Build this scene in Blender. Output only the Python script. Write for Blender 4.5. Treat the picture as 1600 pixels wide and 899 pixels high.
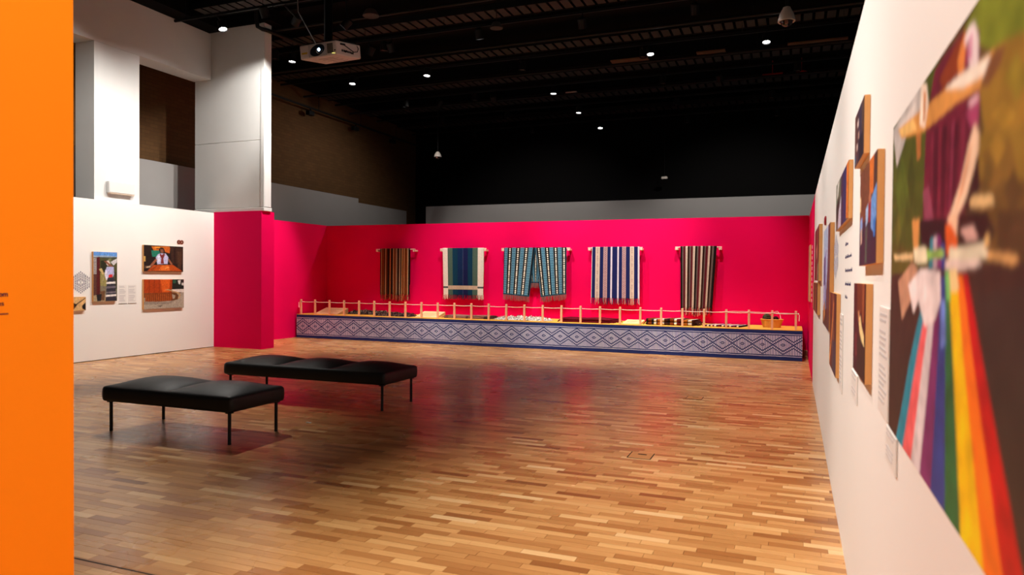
import bpy, bmesh, math, random
import numpy as np
from mathutils import Matrix, Vector

for _o in list(bpy.data.objects):
    bpy.data.objects.remove(_o, do_unlink=True)
SC = bpy.context.scene
COL = SC.collection
PI = math.pi
R = math.radians

# ------------------------------------------------------------------ camera
EYE = Vector((0, 0, 1.65))
YAW, PITCH, ROLL, FPX = R(21.5087), R(0.8904), R(0.4676), 1114.97
_F = Vector((-math.sin(YAW) * math.cos(PITCH), math.cos(YAW) * math.cos(PITCH), -math.sin(PITCH)))
_R0 = Vector((math.cos(YAW), math.sin(YAW), 0))
_U0 = _R0.cross(_F)
_R = _R0 * math.cos(ROLL) + _U0 * math.sin(ROLL)
_U = -_R0 * math.sin(ROLL) + _U0 * math.cos(ROLL)
cam_data = bpy.data.cameras.new('camera')
cam = bpy.data.objects.new('camera', cam_data)
COL.objects.link(cam)
_m = Matrix((_R, _U, -_F)).transposed().to_4x4()
_m.translation = EYE
cam.matrix_world = _m
cam_data.sensor_width = 36
cam_data.lens = FPX / 1600 * 36
cam_data.clip_start = 0.02
cam_data.clip_end = 200
cam_data.dof.use_dof = True
cam_data.dof.focus_distance = 13.0
cam_data.dof.aperture_fstop = 3.0
SC.camera = cam

# ------------------------------------------------------------------ world and exposure
W = bpy.data.worlds.new('world'); SC.world = W; W.use_nodes = True
W.node_tree.nodes['Background'].inputs[0].default_value = (1.0, 0.97, 0.94, 1)
W.node_tree.nodes['Background'].inputs[1].default_value = 0.022
SC.view_settings.view_transform = 'Standard'
SC.view_settings.look = 'None'
SC.view_settings.gamma = 1
SC.view_settings.use_curve_mapping = False
SC.view_settings.exposure = 0.8
LIGHT_COL = (1.0, 0.945, 0.88)
DIM_OFF = (0.30, 0.24, 0.2, 1)

# lamps of the ceiling tracks: (x, y, z, aim x, aim y, aim z, watts, full angle, what it lights)
LAMPS = [
    # lit lamps that the photograph shows
    (-10.99, 11.54, 6.70, -9.8, 11.1, 3.2, 90, 50, ''),
    (-11.10, 13.86, 6.70, -11.0, 13.4, 0.0, 200, 46, ''),
    (-10.87, 16.00, 6.70, -10.6, 14.9, 0.4, 130, 50, ''),
    (-8.66, 16.00, 6.70, -8.5, 14.9, 0.4, 200, 50, ''),
    (-6.26, 13.90, 6.70, -6.15, 15.35, 1.9, 600, 84, ''),
    (-6.21, 18.75, 6.70, -6.25, 18.2, 2.0, 60, 80, ''),
    (-6.20, 21.19, 6.70, -6.25, 20.7, 2.0, 60, 80, ''),
    (-6.14, 23.61, 6.70, -6.0, 22.6, 3.0, 40, 60, ''),
    (-3.07, 16.20, 6.70, -2.4, 14.6, 0.4, 260, 54, ''),
    (-0.60, 16.20, 6.70, -0.6, 14.5, 0.4, 260, 54, ''),
    # added lamps, turned away or above the frame, to brighten walls, floor and platform
    (-8.4, 13.90, 6.66, -8.0, 16.75, 1.8, 220, 46, 'the green and navy weaving'),
    (-4.0, 13.90, 6.66, -4.0, 16.75, 1.9, 620, 58, 'the navy and cream weaving'),
    (-1.8, 13.90, 6.66, -2.0, 16.75, 1.8, 420, 56, 'the maroon and cream weaving'),
    (-8.3, 8.4, 6.66, -12.3, 8.5, 3.0, 620, 78, 'the tall photograph on the left wall'),
    (-8.5, 12.2, 6.66, -12.2, 10.7, 2.3, 690, 84, 'the weaver photograph on the left wall'),
    (-9.3, 11.7, 6.66, -11.3, 12.6, 5.2, 300, 52, 'the white column'),
    (-8.6, 8.8, 6.66, -6.9, 5.7, 0.0, 520, 42, 'the floor around the near bench'),
    (-9.0, 13.90, 6.66, -12.2, 14.3, 1.6, 620, 34, 'the left pink wall'),
    (-9.6, 11.2, 6.66, -9.6, 14.8, 0.2, 470, 40, 'the left end of the long platform'),
    (-6.4, 11.2, 6.66, -6.4, 14.8, 0.2, 470, 40, 'the middle of the long platform'),
    (-3.6, 11.2, 6.66, -3.6, 14.8, 0.2, 470, 40, 'the platform below the navy weaving'),
    (-1.0, 11.2, 6.66, -0.9, 14.8, 0.2, 470, 40, 'the right end of the long platform'),
    (-8.0, 18.80, 6.66, -8.4, 23.5, 2.8, 420, 84, 'the grey partition at the back, left part'),
    (-1.8, 18.80, 6.66, -1.6, 23.5, 2.8, 480, 84, 'the grey partition at the back, right part'),
    (-9.8, 18.80, 6.66, -13.5, 18.4, 1.4, 170, 136, 'the grey partition below the brick wall'),
    (-2.7, 0.6, 6.66, 0.3, 1.5, 1.0, 570, 74, 'the mural'),
    (-2.7, 3.0, 6.66, 0.3, 3.4, 1.0, 400, 74, 'the large right wall photograph'),
    (-2.7, 5.6, 6.66, 0.3, 6.0, 1.0, 400, 74, 'the tall right wall photograph'),
    (-2.7, 8.2, 6.66, 0.3, 8.6, 1.0, 400, 74, 'the farthest right wall photographs'),
    (-2.7, 11.3, 6.66, 0.3, 11.6, 1.6, 360, 74, 'the far end of the right white wall'),
    (-1.6, 4.4, 6.66, -0.9, 3.9, 0.0, 260, 56, 'the parquet in front'),
    (0.0, 0.4, 6.66, -2.95, 1.3, 1.7, 820, 46, 'the orange wall'),
]

# ------------------------------------------------------------------ helpers
def lin(c):
    c = np.asarray(c, float) / 255.0
    return np.where(c <= 0.04045, c / 12.92, ((c + 0.055) / 1.055) ** 2.4)

class G:
    """small expression builder for node graphs"""
    def __init__(s, name, rough=0.6, spec=0.5):
        s.m = bpy.data.materials.new(name); s.m.use_nodes = True
        s.t = s.m.node_tree; s.n = s.t.nodes
        s.b = s.n['Principled BSDF']
        s.b.inputs['Roughness'].default_value = rough
        s.b.inputs['Specular IOR Level'].default_value = spec
    def node(s, typ, **kw):
        k = s.n.new(typ)
        for a, v in kw.items(): setattr(k, a, v)
        return k
    def set(s, sock, v):
        if hasattr(v, 'is_output') or isinstance(v, bpy.types.NodeSocket): s.t.links.new(v, sock)
        else: sock.default_value = v
    def math(s, op, a, b=0.0, c=0.0):
        k = s.node('ShaderNodeMath', operation=op)
        s.set(k.inputs[0], a); s.set(k.inputs[1], b); s.set(k.inputs[2], c)
        return k.outputs[0]
    def mix(s, f, a, b):
        k = s.node('ShaderNodeMix', data_type='RGBA')
        s.set(k.inputs[0], f); s.set(k.inputs[6], a); s.set(k.inputs[7], b)
        return k.outputs[2]
    def noise(s, vec, scale, detail=3.0, rough=0.5):
        k = s.node('ShaderNodeTexNoise')
        s.set(k.inputs['Vector'], vec); k.inputs['Scale'].default_value = scale
        k.inputs['Detail'].default_value = detail; k.inputs['Roughness'].default_value = rough
        return k.outputs[0]
    def obj(s): return s.node('ShaderNodeTexCoord').outputs['Object']
    def pos(s): return s.node('ShaderNodeNewGeometry').outputs['Position']
    def scale(s, vec, v):
        k = s.node('ShaderNodeMapping'); s.set(k.inputs[0], vec); k.inputs['Scale'].default_value = v
        return k.outputs[0]
    def sep(s, vec):
        k = s.node('ShaderNodeSeparateXYZ'); s.set(k.inputs[0], vec); return k.outputs
    def ramp(s, f, stops):
        k = s.node('ShaderNodeValToRGB'); s.set(k.inputs[0], f)
        e = k.color_ramp.elements
        while len(e) < len(stops): e.new(0.5)
        for i, (p, c) in enumerate(stops):
            e[i].position = p; e[i].color = c
        return k.outputs[0]
    def attr(s, name):
        k = s.node('ShaderNodeAttribute'); k.attribute_name = name; return k
    def bump(s, h, strength=0.2, dist=0.01):
        k = s.node('ShaderNodeBump'); k.inputs['Strength'].default_value = strength
        k.inputs['Distance'].default_value = dist; s.set(k.inputs['Height'], h)
        s.t.links.new(k.outputs[0], s.b.inputs['Normal'])
    def color(s, c): s.set(s.b.inputs['Base Color'], c); return s

def rgb(c): return tuple(float(v) for v in lin(c)) + (1,)

def plain(name, c, rough=0.6, spec=0.4, var=0.06, scale=3.0, bump=0.0, bscale=200.0, metal=0.0):
    g = G(name, rough, spec)
    c = rgb(c)
    d = tuple(v * (1 - var) for v in c[:3]) + (1,)
    p = g.obj()
    g.color(g.mix(g.noise(p, scale), d, c))
    if bump: g.bump(g.noise(p, bscale, 2), bump, 0.002)
    g.b.inputs['Metallic'].default_value = metal
    return g.m

def painted(name, rough=0.75, spec=0.25, weave=0.0, wscale=(300, 300, 300)):
    g = G(name, rough, spec)
    g.color(g.attr('Col').outputs['Color'])
    if weave: g.bump(g.noise(g.scale(g.obj(), wscale), 1.0, 2), weave, 0.004)
    return g.m

def emissive(name, c, strength):
    g = G(name); g.b.inputs['Emission Color'].default_value = c
    g.b.inputs['Emission Strength'].default_value = strength
    g.b.inputs['Base Color'].default_value = (0.02, 0.02, 0.02, 1)
    return g.m

class MB:
    def __init__(s): s.v = []; s.f = []; s.c = []
    def add(s, vs, fs, col=None):
        o = len(s.v)
        s.v += [tuple(map(float, p)) for p in vs]
        s.f += [tuple(i + o for i in f) for f in fs]
        if col is not None: s.c += [tuple(col)] * len(vs)
    def box(s, lo, hi, bevel=0.0, col=None, seg=1):
        lo, hi = Vector(lo), Vector(hi)
        if not bevel:
            x0, y0, z0 = lo; x1, y1, z1 = hi
            s.add([(x0,y0,z0),(x1,y0,z0),(x1,y1,z0),(x0,y1,z0),(x0,y0,z1),(x1,y0,z1),(x1,y1,z1),(x0,y1,z1)],
                  [(0,3,2,1),(4,5,6,7),(0,1,5,4),(1,2,6,5),(2,3,7,6),(3,0,4,7)], col)
            return
        bm = bmesh.new(); bmesh.ops.create_cube(bm, size=1)
        for v in bm.verts: v.co = Vector([(lo[i] + hi[i]) / 2 + v.co[i] * (hi[i] - lo[i]) for i in range(3)])
        bmesh.ops.bevel(bm, geom=bm.edges[:] , offset=bevel, segments=seg, affect='EDGES', profile=0.5)
        bm.verts.index_update()
        s.add([v.co[:] for v in bm.verts], [[v.index for v in f.verts] for f in bm.faces], col)
        bm.free()
    def tube(s, path, r, n=8, col=None, cap=True):
        path = [Vector(p) for p in path]
        rr = r if isinstance(r, (list, tuple)) else [r] * len(path)
        rings = []
        ref = None
        for i, p in enumerate(path):
            t = (path[min(i + 1, len(path) - 1)] - path[max(i - 1, 0)]).normalized()
            if ref is None or abs(ref.dot(t)) > 0.95:
                ref = Vector((0, 0, 1)) if abs(t.z) < 0.9 else Vector((1, 0, 0))
            a = t.cross(ref).normalized(); b = t.cross(a)
            rings.append([p + a * math.cos(2*PI*k/n) * rr[i] + b * math.sin(2*PI*k/n) * rr[i] for k in range(n)])
        vs = [q for g in rings for q in g]
        fs = []
        for i in range(len(path) - 1):
            for k in range(n):
                fs.append((i*n + k, i*n + (k+1) % n, (i+1)*n + (k+1) % n, (i+1)*n + k))
        if cap:
            fs.append(tuple(range(n))); fs.append(tuple((len(path)-1)*n + k for k in reversed(range(n))))
        s.add(vs, fs, col)
    def lathe(s, prof, n=24, center=(0,0,0), mat=None, col=None):
        cx = Vector(center); vs = []; fs = []
        for (r, z) in prof:
            for k in range(n):
                p = Vector((r*math.cos(2*PI*k/n), r*math.sin(2*PI*k/n), z))
                if mat is not None: p = mat @ p
                vs.append(p + cx)
        for i in range(len(prof) - 1):
            for k in range(n):
                fs.append((i*n+k, i*n+(k+1) % n, (i+1)*n+(k+1) % n, (i+1)*n+k))
        loop = prof[0] == prof[-1]
        if prof[0][0] > 1e-5 and not loop: fs.append(tuple(reversed(range(n))))
        if prof[-1][0] > 1e-5 and not loop: fs.append(tuple((len(prof)-1)*n+k for k in range(n)))
        s.add(vs, fs, col)
    def grid(s, P, C=None):
        """P: (ny,nx,3) array of points, C: same shape of linear colours"""
        ny, nx = P.shape[:2]
        o = len(s.v)
        s.v += [tuple(p) for p in P.reshape(-1, 3).tolist()]
        i = np.arange((ny-1)*(nx-1)); r = i // (nx-1); c = i % (nx-1)
        a = r*nx + c + o
        s.f += [tuple(q) for q in np.stack([a, a+1, a+1+nx, a+nx], 1).tolist()]
        if C is not None: s.c += [tuple(q) for q in C.reshape(-1, 3).tolist()]
    def mesh(s, name, smooth=False):
        me = bpy.data.meshes.new(name)
        me.from_pydata(s.v, [], s.f); me.update()
        if s.c and len(s.c) == len(s.v):
            at = me.color_attributes.new('Col', 'FLOAT_COLOR', 'POINT')
            a = np.ones((len(s.v), 4), np.float32); a[:, :3] = np.array(s.c, np.float32)
            at.data.foreach_set('color', a.ravel())
        if smooth:
            me.polygons.foreach_set('use_smooth', np.ones(len(me.polygons), bool))
        return me
    def build(s, name, mat, parent=None, smooth=False, sharp=None):
        me = s.mesh(name, smooth)
        me.materials.append(mat)
        if sharp is not None: me.set_sharp_from_angle(angle=R(sharp))
        o = bpy.data.objects.new(name, me); COL.objects.link(o)
        if parent is not None: o.parent = parent
        return o

def thing(name, label, cat, loc=(0,0,0), rotz=0.0, group=None):
    o = bpy.data.objects.new(name, None); COL.objects.link(o)
    o.location = loc; o.rotation_euler = (0, 0, rotz); o.empty_display_size = 0.1
    return tag(o, label, cat, group)
def tag(o, label, cat, group=None):
    o['label'] = label; o['category'] = cat
    if group: o['group'] = group
    return o
def struct(o): o['kind'] = 'structure'; return o
def stuff(o): o['kind'] = 'stuff'; return o
def box_obj(name, lo, hi, mat, parent=None, bevel=0.0):
    b = MB(); b.box(lo, hi, bevel); return b.build(name, mat, parent)
def copy_tree(o, parent=None):
    c = o.copy(); COL.objects.link(c)
    if parent is not None: c.parent = parent
    for ch in list(o.children): copy_tree(ch, c)
    return c

def inside(px, py, poly):
    r = np.zeros(px.shape, bool); n = len(poly)
    for i in range(n):
        x0, y0 = poly[i]; x1, y1 = poly[(i+1) % n]
        if y0 == y1: continue
        c = (y0 > py) != (y1 > py)
        r ^= c & (px < (x1 - x0) * (py - y0) / (y1 - y0) + x0)
    return r
def blur(C, k):
    for _ in range(k):
        Q = np.pad(C, ((1,1),(1,1),(0,0)), 'edge')
        C = (Q[:-2,1:-1] + Q[2:,1:-1] + Q[1:-1,:-2] + Q[1:-1,2:] + 2*C) / 6
    return C
def paint(nx, ny, base, spec, u1=100, v1=100, soft=1, grain=0.06, seed=1, u0=0, v0=0):
    """colour grid of a printed picture from soft-edged polygons; u to the right, v down"""
    U, V = np.meshgrid(np.linspace(u0, u1, nx), np.linspace(v0, v1, ny))
    C = np.zeros((ny, nx, 3)); C[:] = lin(base)
    rg = np.random.default_rng(seed)
    for col, poly in spec:
        m = inside(U, V, poly)
        C[m] = lin(col)
    C *= 1 + grain * rg.standard_normal((ny, nx, 1))
    return np.clip(blur(C, soft), 0, 1), U, V
MURAL = [((78,88,26),[(2.68,1.665),(2.752,2.213),(1.836,2.16),(1.79,1.661)]),((128,138,38),[(1.636,2.126),(1.356,2.161),(1.111,2.175),(1.098,1.958),(1.346,2.015)]),((160,122,45),[(1.47,1.996),(1.346,2.026),(1.1,1.983),(1.091,1.843),(1.418,1.897)]),((150,118,44),[(1.463,1.905),(1.092,1.852),(1.086,1.762),(1.457,1.815)]),((112,84,38),[(1.457,1.826),(1.087,1.778),(1.081,1.665),(1.447,1.692)]),((134,100,42),[(1.438,1.868),(1.264,1.863),(1.228,1.815),(1.369,1.794)]),((84,60,34),[(1.328,1.759),(1.085,1.746),(1.08,1.657),(1.321,1.658)]),((64,42,34),[(2.769,1.665),(1.723,1.687),(1.081,1.673),(1.049,1.132),(2.69,1.083)]),((58,46,40),[(1.442,1.626),(1.08,1.649),(1.044,1.055),(1.215,1.132)]),((92,86,26),[(2.729,1.774),(2.047,1.726),(2.122,1.671),(2.715,1.665)]),((196,190,186),[(2.642,2.137),(2.073,2.162),(2.025,2.066),(2.324,2.067),(2.532,2.002)]),((222,214,208),[(2.518,2.123),(2.17,2.123),(2.123,2.079),(2.428,2.079)]),((112,28,52),[(2.004,2.038),(1.895,2.136),(1.608,2.132),(1.468,2.09),(1.457,1.937),(1.508,1.868),(1.58,1.781),(1.663,1.735),(2.031,1.748),(2.024,1.868)]),((92,20,44),[(1.932,2.008),(1.622,1.96),(1.668,1.789),(1.947,1.814)]),((132,38,64),[(1.931,2.001),(1.905,1.998),(1.899,1.798),(1.922,1.8)]),((76,14,36),[(1.874,1.994),(1.849,1.992),(1.851,1.794),(1.872,1.795)]),((138,40,62),[(1.828,1.989),(1.804,1.987),(1.812,1.791),(1.832,1.792)]),((84,16,38),[(1.777,1.983),(1.755,1.982),(1.768,1.787),(1.787,1.789)]),((128,34,58),[(1.735,1.979),(1.714,1.978),(1.732,1.784),(1.751,1.786)]),((150,54,84),[(1.69,1.974),(1.67,1.972),(1.692,1.781),(1.71,1.782)]),((84,18,40),[(1.641,1.968),(1.622,1.966),(1.648,1.777),(1.664,1.779)]),((140,44,74),[(1.589,1.96),(1.571,1.959),(1.6,1.773),(1.616,1.775)]),((98,24,50),[(1.546,1.955),(1.529,1.954),(1.561,1.77),(1.576,1.771)]),((170,132,50),[(1.391,1.871),(1.337,1.892),(1.283,1.852),(1.333,1.83)]),((96,70,36),[(1.296,1.786),(1.244,1.817),(1.192,1.774),(1.239,1.742)]),((120,92,40),[(1.426,1.833),(1.394,1.854),(1.359,1.824),(1.39,1.803)]),((182,142,52),[(1.378,1.921),(1.303,1.928),(1.233,1.89),(1.299,1.88)]),((150,128,42),[(1.305,1.964),(1.239,1.984),(1.175,1.93),(1.234,1.908)]),((66,46,32),[(1.415,1.735),(1.374,1.753),(1.333,1.729),(1.371,1.711)]),((88,104,30),[(2.553,1.928),(2.422,2.028),(2.28,1.897),(2.395,1.796)]),((66,74,22),[(2.297,1.935),(2.235,2.015),(2.158,1.917),(2.216,1.837)]),((96,96,30),[(2.569,1.807),(2.486,1.861),(2.395,1.796),(2.472,1.742)]),((140,58,28),[(1.845,2.099),(1.636,2.126),(1.568,2.102),(1.654,2.058),(1.798,2.066)]),((214,128,62),[(1.645,2.091),(1.591,2.124),(1.558,2.114),(1.585,2.05),(1.642,2.052)]),((250,232,234),[(1.59,2.109),(1.548,2.122),(1.508,2.116),(1.472,2.075),(1.473,2.03),(1.531,2.035)]),((226,150,182),[(1.554,2.065),(1.542,2.103),(1.521,2.1),(1.523,2.05)]),((150,40,80),[(1.586,2.062),(1.568,2.102),(1.552,2.097),(1.553,2.048)]),((176,70,112),[(1.568,1.967),(1.459,1.971),(1.465,1.922),(1.523,1.928)]),((240,190,205),[(1.548,1.98),(1.469,1.979),(1.463,1.967),(1.526,1.966)]),((150,70,95),[(2.033,1.869),(1.953,1.875),(1.878,1.786),(1.997,1.787)]),((122,66,92),[(1.998,1.795),(1.607,1.771),(1.627,1.733),(1.976,1.751)]),((190,120,62),[(2.161,2.045),(2.078,2.029),(2.072,1.963),(2.132,1.964)]),((226,158,80),[(2.517,2.117),(2.084,2.084),(1.63,2.047),(1.362,2.024),(1.301,2.008),(1.322,1.992),(1.399,1.976),(1.626,2.001),(2.039,2.02),(2.428,2.073)]),((252,240,222),[(1.784,2.062),(1.63,2.052),(1.394,2.023),(1.377,2.012),(1.434,2.0),(1.593,2.018)]),((132,84,50),[(1.401,2.015),(1.354,2.022),(1.297,2.009),(1.321,1.99),(1.398,1.974),(1.46,1.985)]),((245,200,120),[(2.502,2.112),(2.209,2.087),(2.14,2.046),(2.414,2.076)]),((252,234,214),[(2.091,2.157),(2.004,2.129),(1.973,2.078),(2.021,2.026),(2.1,2.048)]),((205,130,70),[(2.05,2.127),(2.011,2.11),(2.023,2.042),(2.051,2.048)]),((250,216,184),[(1.494,1.931),(1.459,1.909),(1.461,1.876),(1.554,1.801),(1.63,1.771),(1.705,1.779),(1.601,1.838),(1.541,1.896)]),((222,160,118),[(1.53,1.892),(1.506,1.899),(1.577,1.818),(1.643,1.787)]),((58,28,30),[(1.461,1.871),(1.443,1.813),(1.491,1.774),(1.563,1.782)]),((42,20,26),[(2.075,1.801),(1.731,1.781),(1.713,1.719),(2.048,1.729)]),((52,26,24),[(1.607,1.778),(1.387,1.764),(1.362,1.698),(1.602,1.712)]),((248,206,170),[(1.718,1.78),(1.619,1.78),(1.627,1.738),(1.701,1.737)]),((228,98,32),[(1.744,1.766),(1.684,1.765),(1.621,1.733),(1.624,1.7),(1.725,1.703)]),((238,202,140),[(1.523,1.797),(1.484,1.8),(1.361,1.789),(1.348,1.771),(1.454,1.777),(1.512,1.782)]),((236,190,180),[(1.605,1.749),(1.489,1.748),(1.45,1.723),(1.537,1.721)]),((214,150,80),[(2.201,1.81),(2.075,1.809),(2.087,1.724),(2.171,1.731)]),((40,140,160),[(1.915,1.748),(1.875,1.749),(1.868,1.676),(1.934,1.676)]),((214,190,206),[(1.875,1.749),(1.835,1.747),(1.821,1.675),(1.876,1.676)]),((128,46,116),[(1.836,1.75),(1.791,1.747),(1.777,1.674),(1.829,1.675)]),((48,62,150),[(1.79,1.73),(1.747,1.728),(1.728,1.671),(1.777,1.672)]),((236,202,146),[(2.574,1.728),(2.17,1.721),(2.168,1.703),(2.541,1.711)]),((228,176,108),[(1.404,1.7),(1.219,1.687),(1.206,1.676),(1.238,1.673),(1.403,1.687)]),((240,232,196),[(2.171,1.734),(1.974,1.73),(1.952,1.692),(2.145,1.693)]),((150,200,92),[(1.973,1.72),(1.753,1.715),(1.751,1.697),(1.953,1.7)]),((242,236,206),[(1.699,1.716),(1.405,1.712),(1.378,1.69),(1.494,1.682),(1.697,1.689)]),((246,226,216),[(1.737,1.69),(1.447,1.688),(1.419,1.676),(1.598,1.667),(1.735,1.674)]),((230,190,120),[(1.405,1.721),(1.381,1.73),(1.371,1.709),(1.404,1.702)]),((200,150,120),[(2.46,1.644),(2.189,1.697),(2.082,1.678),(2.2,1.593),(2.364,1.532)]),((28,140,166),[(1.957,1.646),(1.905,1.646),(2.088,1.448),(2.331,1.141),(2.484,1.129),(2.197,1.437)]),((246,104,108),[(1.905,1.646),(1.865,1.646),(1.987,1.459),(2.177,1.128),(2.331,1.141),(2.088,1.448)]),((222,212,216),[(1.865,1.646),(1.826,1.647),(1.89,1.469),(2.042,1.105),(2.177,1.128),(1.987,1.459)]),((124,46,106),[(1.826,1.647),(1.783,1.658),(1.803,1.478),(1.87,1.11),(2.042,1.105),(1.89,1.469)]),((46,66,146),[(1.783,1.658),(1.734,1.658),(1.719,1.486),(1.694,1.131),(1.87,1.11),(1.803,1.478)]),((40,112,62),[(1.734,1.658),(1.695,1.66),(1.643,1.494),(1.539,1.147),(1.694,1.131),(1.719,1.486)]),((255,206,0),[(1.695,1.66),(1.621,1.66),(1.549,1.504),(1.368,1.165),(1.539,1.147),(1.643,1.494)]),((255,122,20),[(1.621,1.66),(1.57,1.66),(1.476,1.512),(1.245,1.185),(1.368,1.165),(1.549,1.504)]),((202,20,22),[(1.57,1.66),(1.527,1.659),(1.407,1.519),(1.142,1.227),(1.245,1.185),(1.476,1.512)]),((120,205,110),[(1.735,1.667),(1.695,1.667),(1.671,1.608),(1.716,1.607)]),((252,240,240),[(2.251,1.636),(2.043,1.678),(1.791,1.668),(1.778,1.605),(1.841,1.56),(1.972,1.535),(2.073,1.597),(2.152,1.56)]),((250,226,160),[(1.696,1.673),(1.622,1.672),(1.595,1.629),(1.679,1.628)]),((110,140,225),[(1.778,1.605),(1.73,1.609),(1.715,1.514),(1.769,1.502)])]

# ------------------------------------------------------------------ materials of the room
M_WHITE = plain('white_wall_paint', (243, 240, 235), 0.75, 0.25, 0.02, 1.2, 0.05, 300)
M_PINK = plain('pink_wall_paint', (242, 0, 88), 0.75, 0.08, 0.04, 1.2, 0.05, 300)
M_ORANGE = plain('orange_wall_paint', (255, 134, 0), 0.7, 0.2, 0.02, 1.2, 0.08, 300)
M_CONC = plain('painted_concrete', (224, 224, 222), 0.8, 0.2, 0.10, 1.5, 0.15, 60)
M_GREY = plain('grey_partition_paint', (140, 137, 135), 0.8, 0.2, 0.06, 2.0)
M_BLACK = plain('black_ceiling_paint', (14, 13, 13), 0.9, 0.08, 0.2, 2.0)
M_BLACKM = plain('black_metal', (17, 17, 18), 0.55, 0.25, 0.1, 8.0)
M_TRAY = plain('dark_brown_metal_tray', (62, 59, 57), 0.6, 0.3, 0.2, 3.0)
M_NAVYTXT = plain('navy_vinyl', (40, 42, 92), 0.6, 0.2)
M_PURPLE = plain('dark_purple_vinyl', (72, 22, 52), 0.6, 0.2)

def brick_mat():
    g = G('brown_brick', 0.85, 0.15)
    p = g.scale(g.pos(), (1, 1, 1))
    s = g.sep(p)
    cb = g.node('ShaderNodeCombineXYZ'); g.set(cb.inputs[0], s[1]); g.set(cb.inputs[1], s[2])
    k = g.node('ShaderNodeTexBrick'); g.set(k.inputs['Vector'], cb.outputs[0])
    k.inputs['Color1'].default_value = rgb((104, 74, 44)); k.inputs['Color2'].default_value = rgb((94, 67, 40))
    k.inputs['Mortar'].default_value = rgb((84, 62, 40)); k.inputs['Scale'].default_value = 1.0
    k.inputs['Brick Width'].default_value = 0.23; k.inputs['Row Height'].default_value = 0.086
    k.inputs['Mortar Size'].default_value = 0.006
    g.color(g.mix(g.math('MULTIPLY', g.noise(p, 0.7), 0.6), k.outputs[0], rgb((72, 50, 30))))
    return g.m
M_BRICK = brick_mat()

def oak_mat(name, individual):
    g = G(name, 0.3, 0.5)
    if individual: tone = g.node('ShaderNodeObjectInfo').outputs['Random']
    else: tone = g.attr('tone').outputs['Fac']
    base = g.ramp(tone, [(0.0, rgb((136, 82, 42))), (0.04, rgb((164, 106, 56))), (0.35, rgb((190, 134, 78))),
                         (0.75, rgb((204, 148, 90))), (0.93, rgb((216, 164, 104))), (1.0, rgb((230, 188, 134)))])
    p = g.pos(); s = g.sep(p)
    cb = g.node('ShaderNodeCombineXYZ')
    g.set(cb.inputs[0], g.math('MULTIPLY', s[0], 4.0)); g.set(cb.inputs[1], g.math('MULTIPLY', s[1], 90.0))
    g.set(cb.inputs[2], g.math('MULTIPLY', tone, 53.0))
    gr = g.noise(cb.outputs[0], 1.0, 3, 0.6)
    dark = g.mix(0.32, base, rgb((96, 52, 22)))
    g.color(g.mix(g.math('MULTIPLY', g.math('SUBTRACT', gr, 0.42), 2.2), base, dark))
    wear = g.noise(p, 0.9, 3)
    g.set(g.b.inputs['Roughness'], g.math('MULTIPLY_ADD', wear, 0.16, 0.20))
    return g.m
M_OAK1 = oak_mat('oak_stave', True)
M_OAKF = oak_mat('oak_stave_field', False)

# ------------------------------------------------------------------ floor
FX0, FX1, FY0, FY1 = -12.3, 0.42, -2.2, 17.0
SW, SL = 0.07, 0.34
floor = struct(box_obj('floor', (-15.2, -3.2, -0.16), (4.0, 26.0, -0.004), plain('dark_floor_joint', (70, 42, 22), 0.7)))
rng = random.Random(7)
visible = []; rest = []
ny = int((FY1 - FY0) / SW)
for j in range(ny):
    y0 = FY0 + j * SW
    off = (j % 2) * 0.5 * SL + ((j // 2) * 0.37 % 1.0) * SL + rng.uniform(-0.02, 0.02)
    x = FX0 - off
    while x < FX1:
        a, b = max(x, FX0), min(x + SL, FX1)
        if b - a > 0.02:
            cx, cy = (a + b) / 2, y0 + SW / 2
            d = Vector((cx, cy, 0)) - EYE
            dep = d.dot(_F)
            full = b - a > SL - 1e-4
            vis = False
            if dep > 0.5 and full and cx < 0.13:
                sx = 800 + FPX * d.dot(_R) / dep; sy = 449.5 - FPX * d.dot(_U) / dep
                vis = 60 < sx < 1640 and sy < 925
            (visible if vis else rest).append((dep, a, b, y0))
        x += SL
visible.sort()
near, more = visible[:300], visible[300:]
stave_me = []
for k in range(3):
    b = MB(); h = [0.0, 0.0003, 0.0006][k]; e = 0.0012
    b.add([(-SL/2+.0006,-SW/2+.0006,-0.004),(SL/2-.0006,-SW/2+.0006,-0.004),(SL/2-.0006,SW/2-.0006,-0.004),(-SL/2+.0006,SW/2-.0006,-0.004),
           (-SL/2+e,-SW/2+e,h),(SL/2-e,-SW/2+e,h),(SL/2-e,SW/2-e,h),(-SL/2+e,SW/2-e,h)],
          [(4,5,6,7),(0,1,5,4),(1,2,6,5),(2,3,7,6),(3,0,4,7)])
    me = b.mesh('parquet_stave'); me.materials.append(M_OAK1); stave_me.append(me)
for i, (dep, a, b_, y0) in enumerate(near):
    o = bpy.data.objects.new('parquet_stave', stave_me[rng.randrange(3)])
    COL.objects.link(o); o.parent = floor
    o.location = ((a + b_) / 2, y0 + SW / 2, 0)
fb = MB(); tones = []
for (dep, a, b_, y0) in more + rest:
    h = rng.choice((0.0, 0.0003, 0.0006)); e = 0.0010
    fb.add([(a+.0004,y0+.0004,-0.004),(b_-.0004,y0+.0004,-0.004),(b_-.0004,y0+SW-.0004,-0.004),(a+.0004,y0+SW-.0004,-0.004),
            (a+e,y0+e,h),(b_-e,y0+e,h),(b_-e,y0+SW-e,h),(a+e,y0+SW-e,h)],
           [(4,5,6,7),(0,1,5,4),(1,2,6,5),(2,3,7,6),(3,0,4,7)])
    tones += [rng.random()] * 8
fo = stuff(fb.build('parquet_field', M_OAKF, floor))
at = fo.data.attributes.new('tone', 'FLOAT', 'POINT'); at.data.foreach_set('value', np.array(tones, np.float32))
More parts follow.
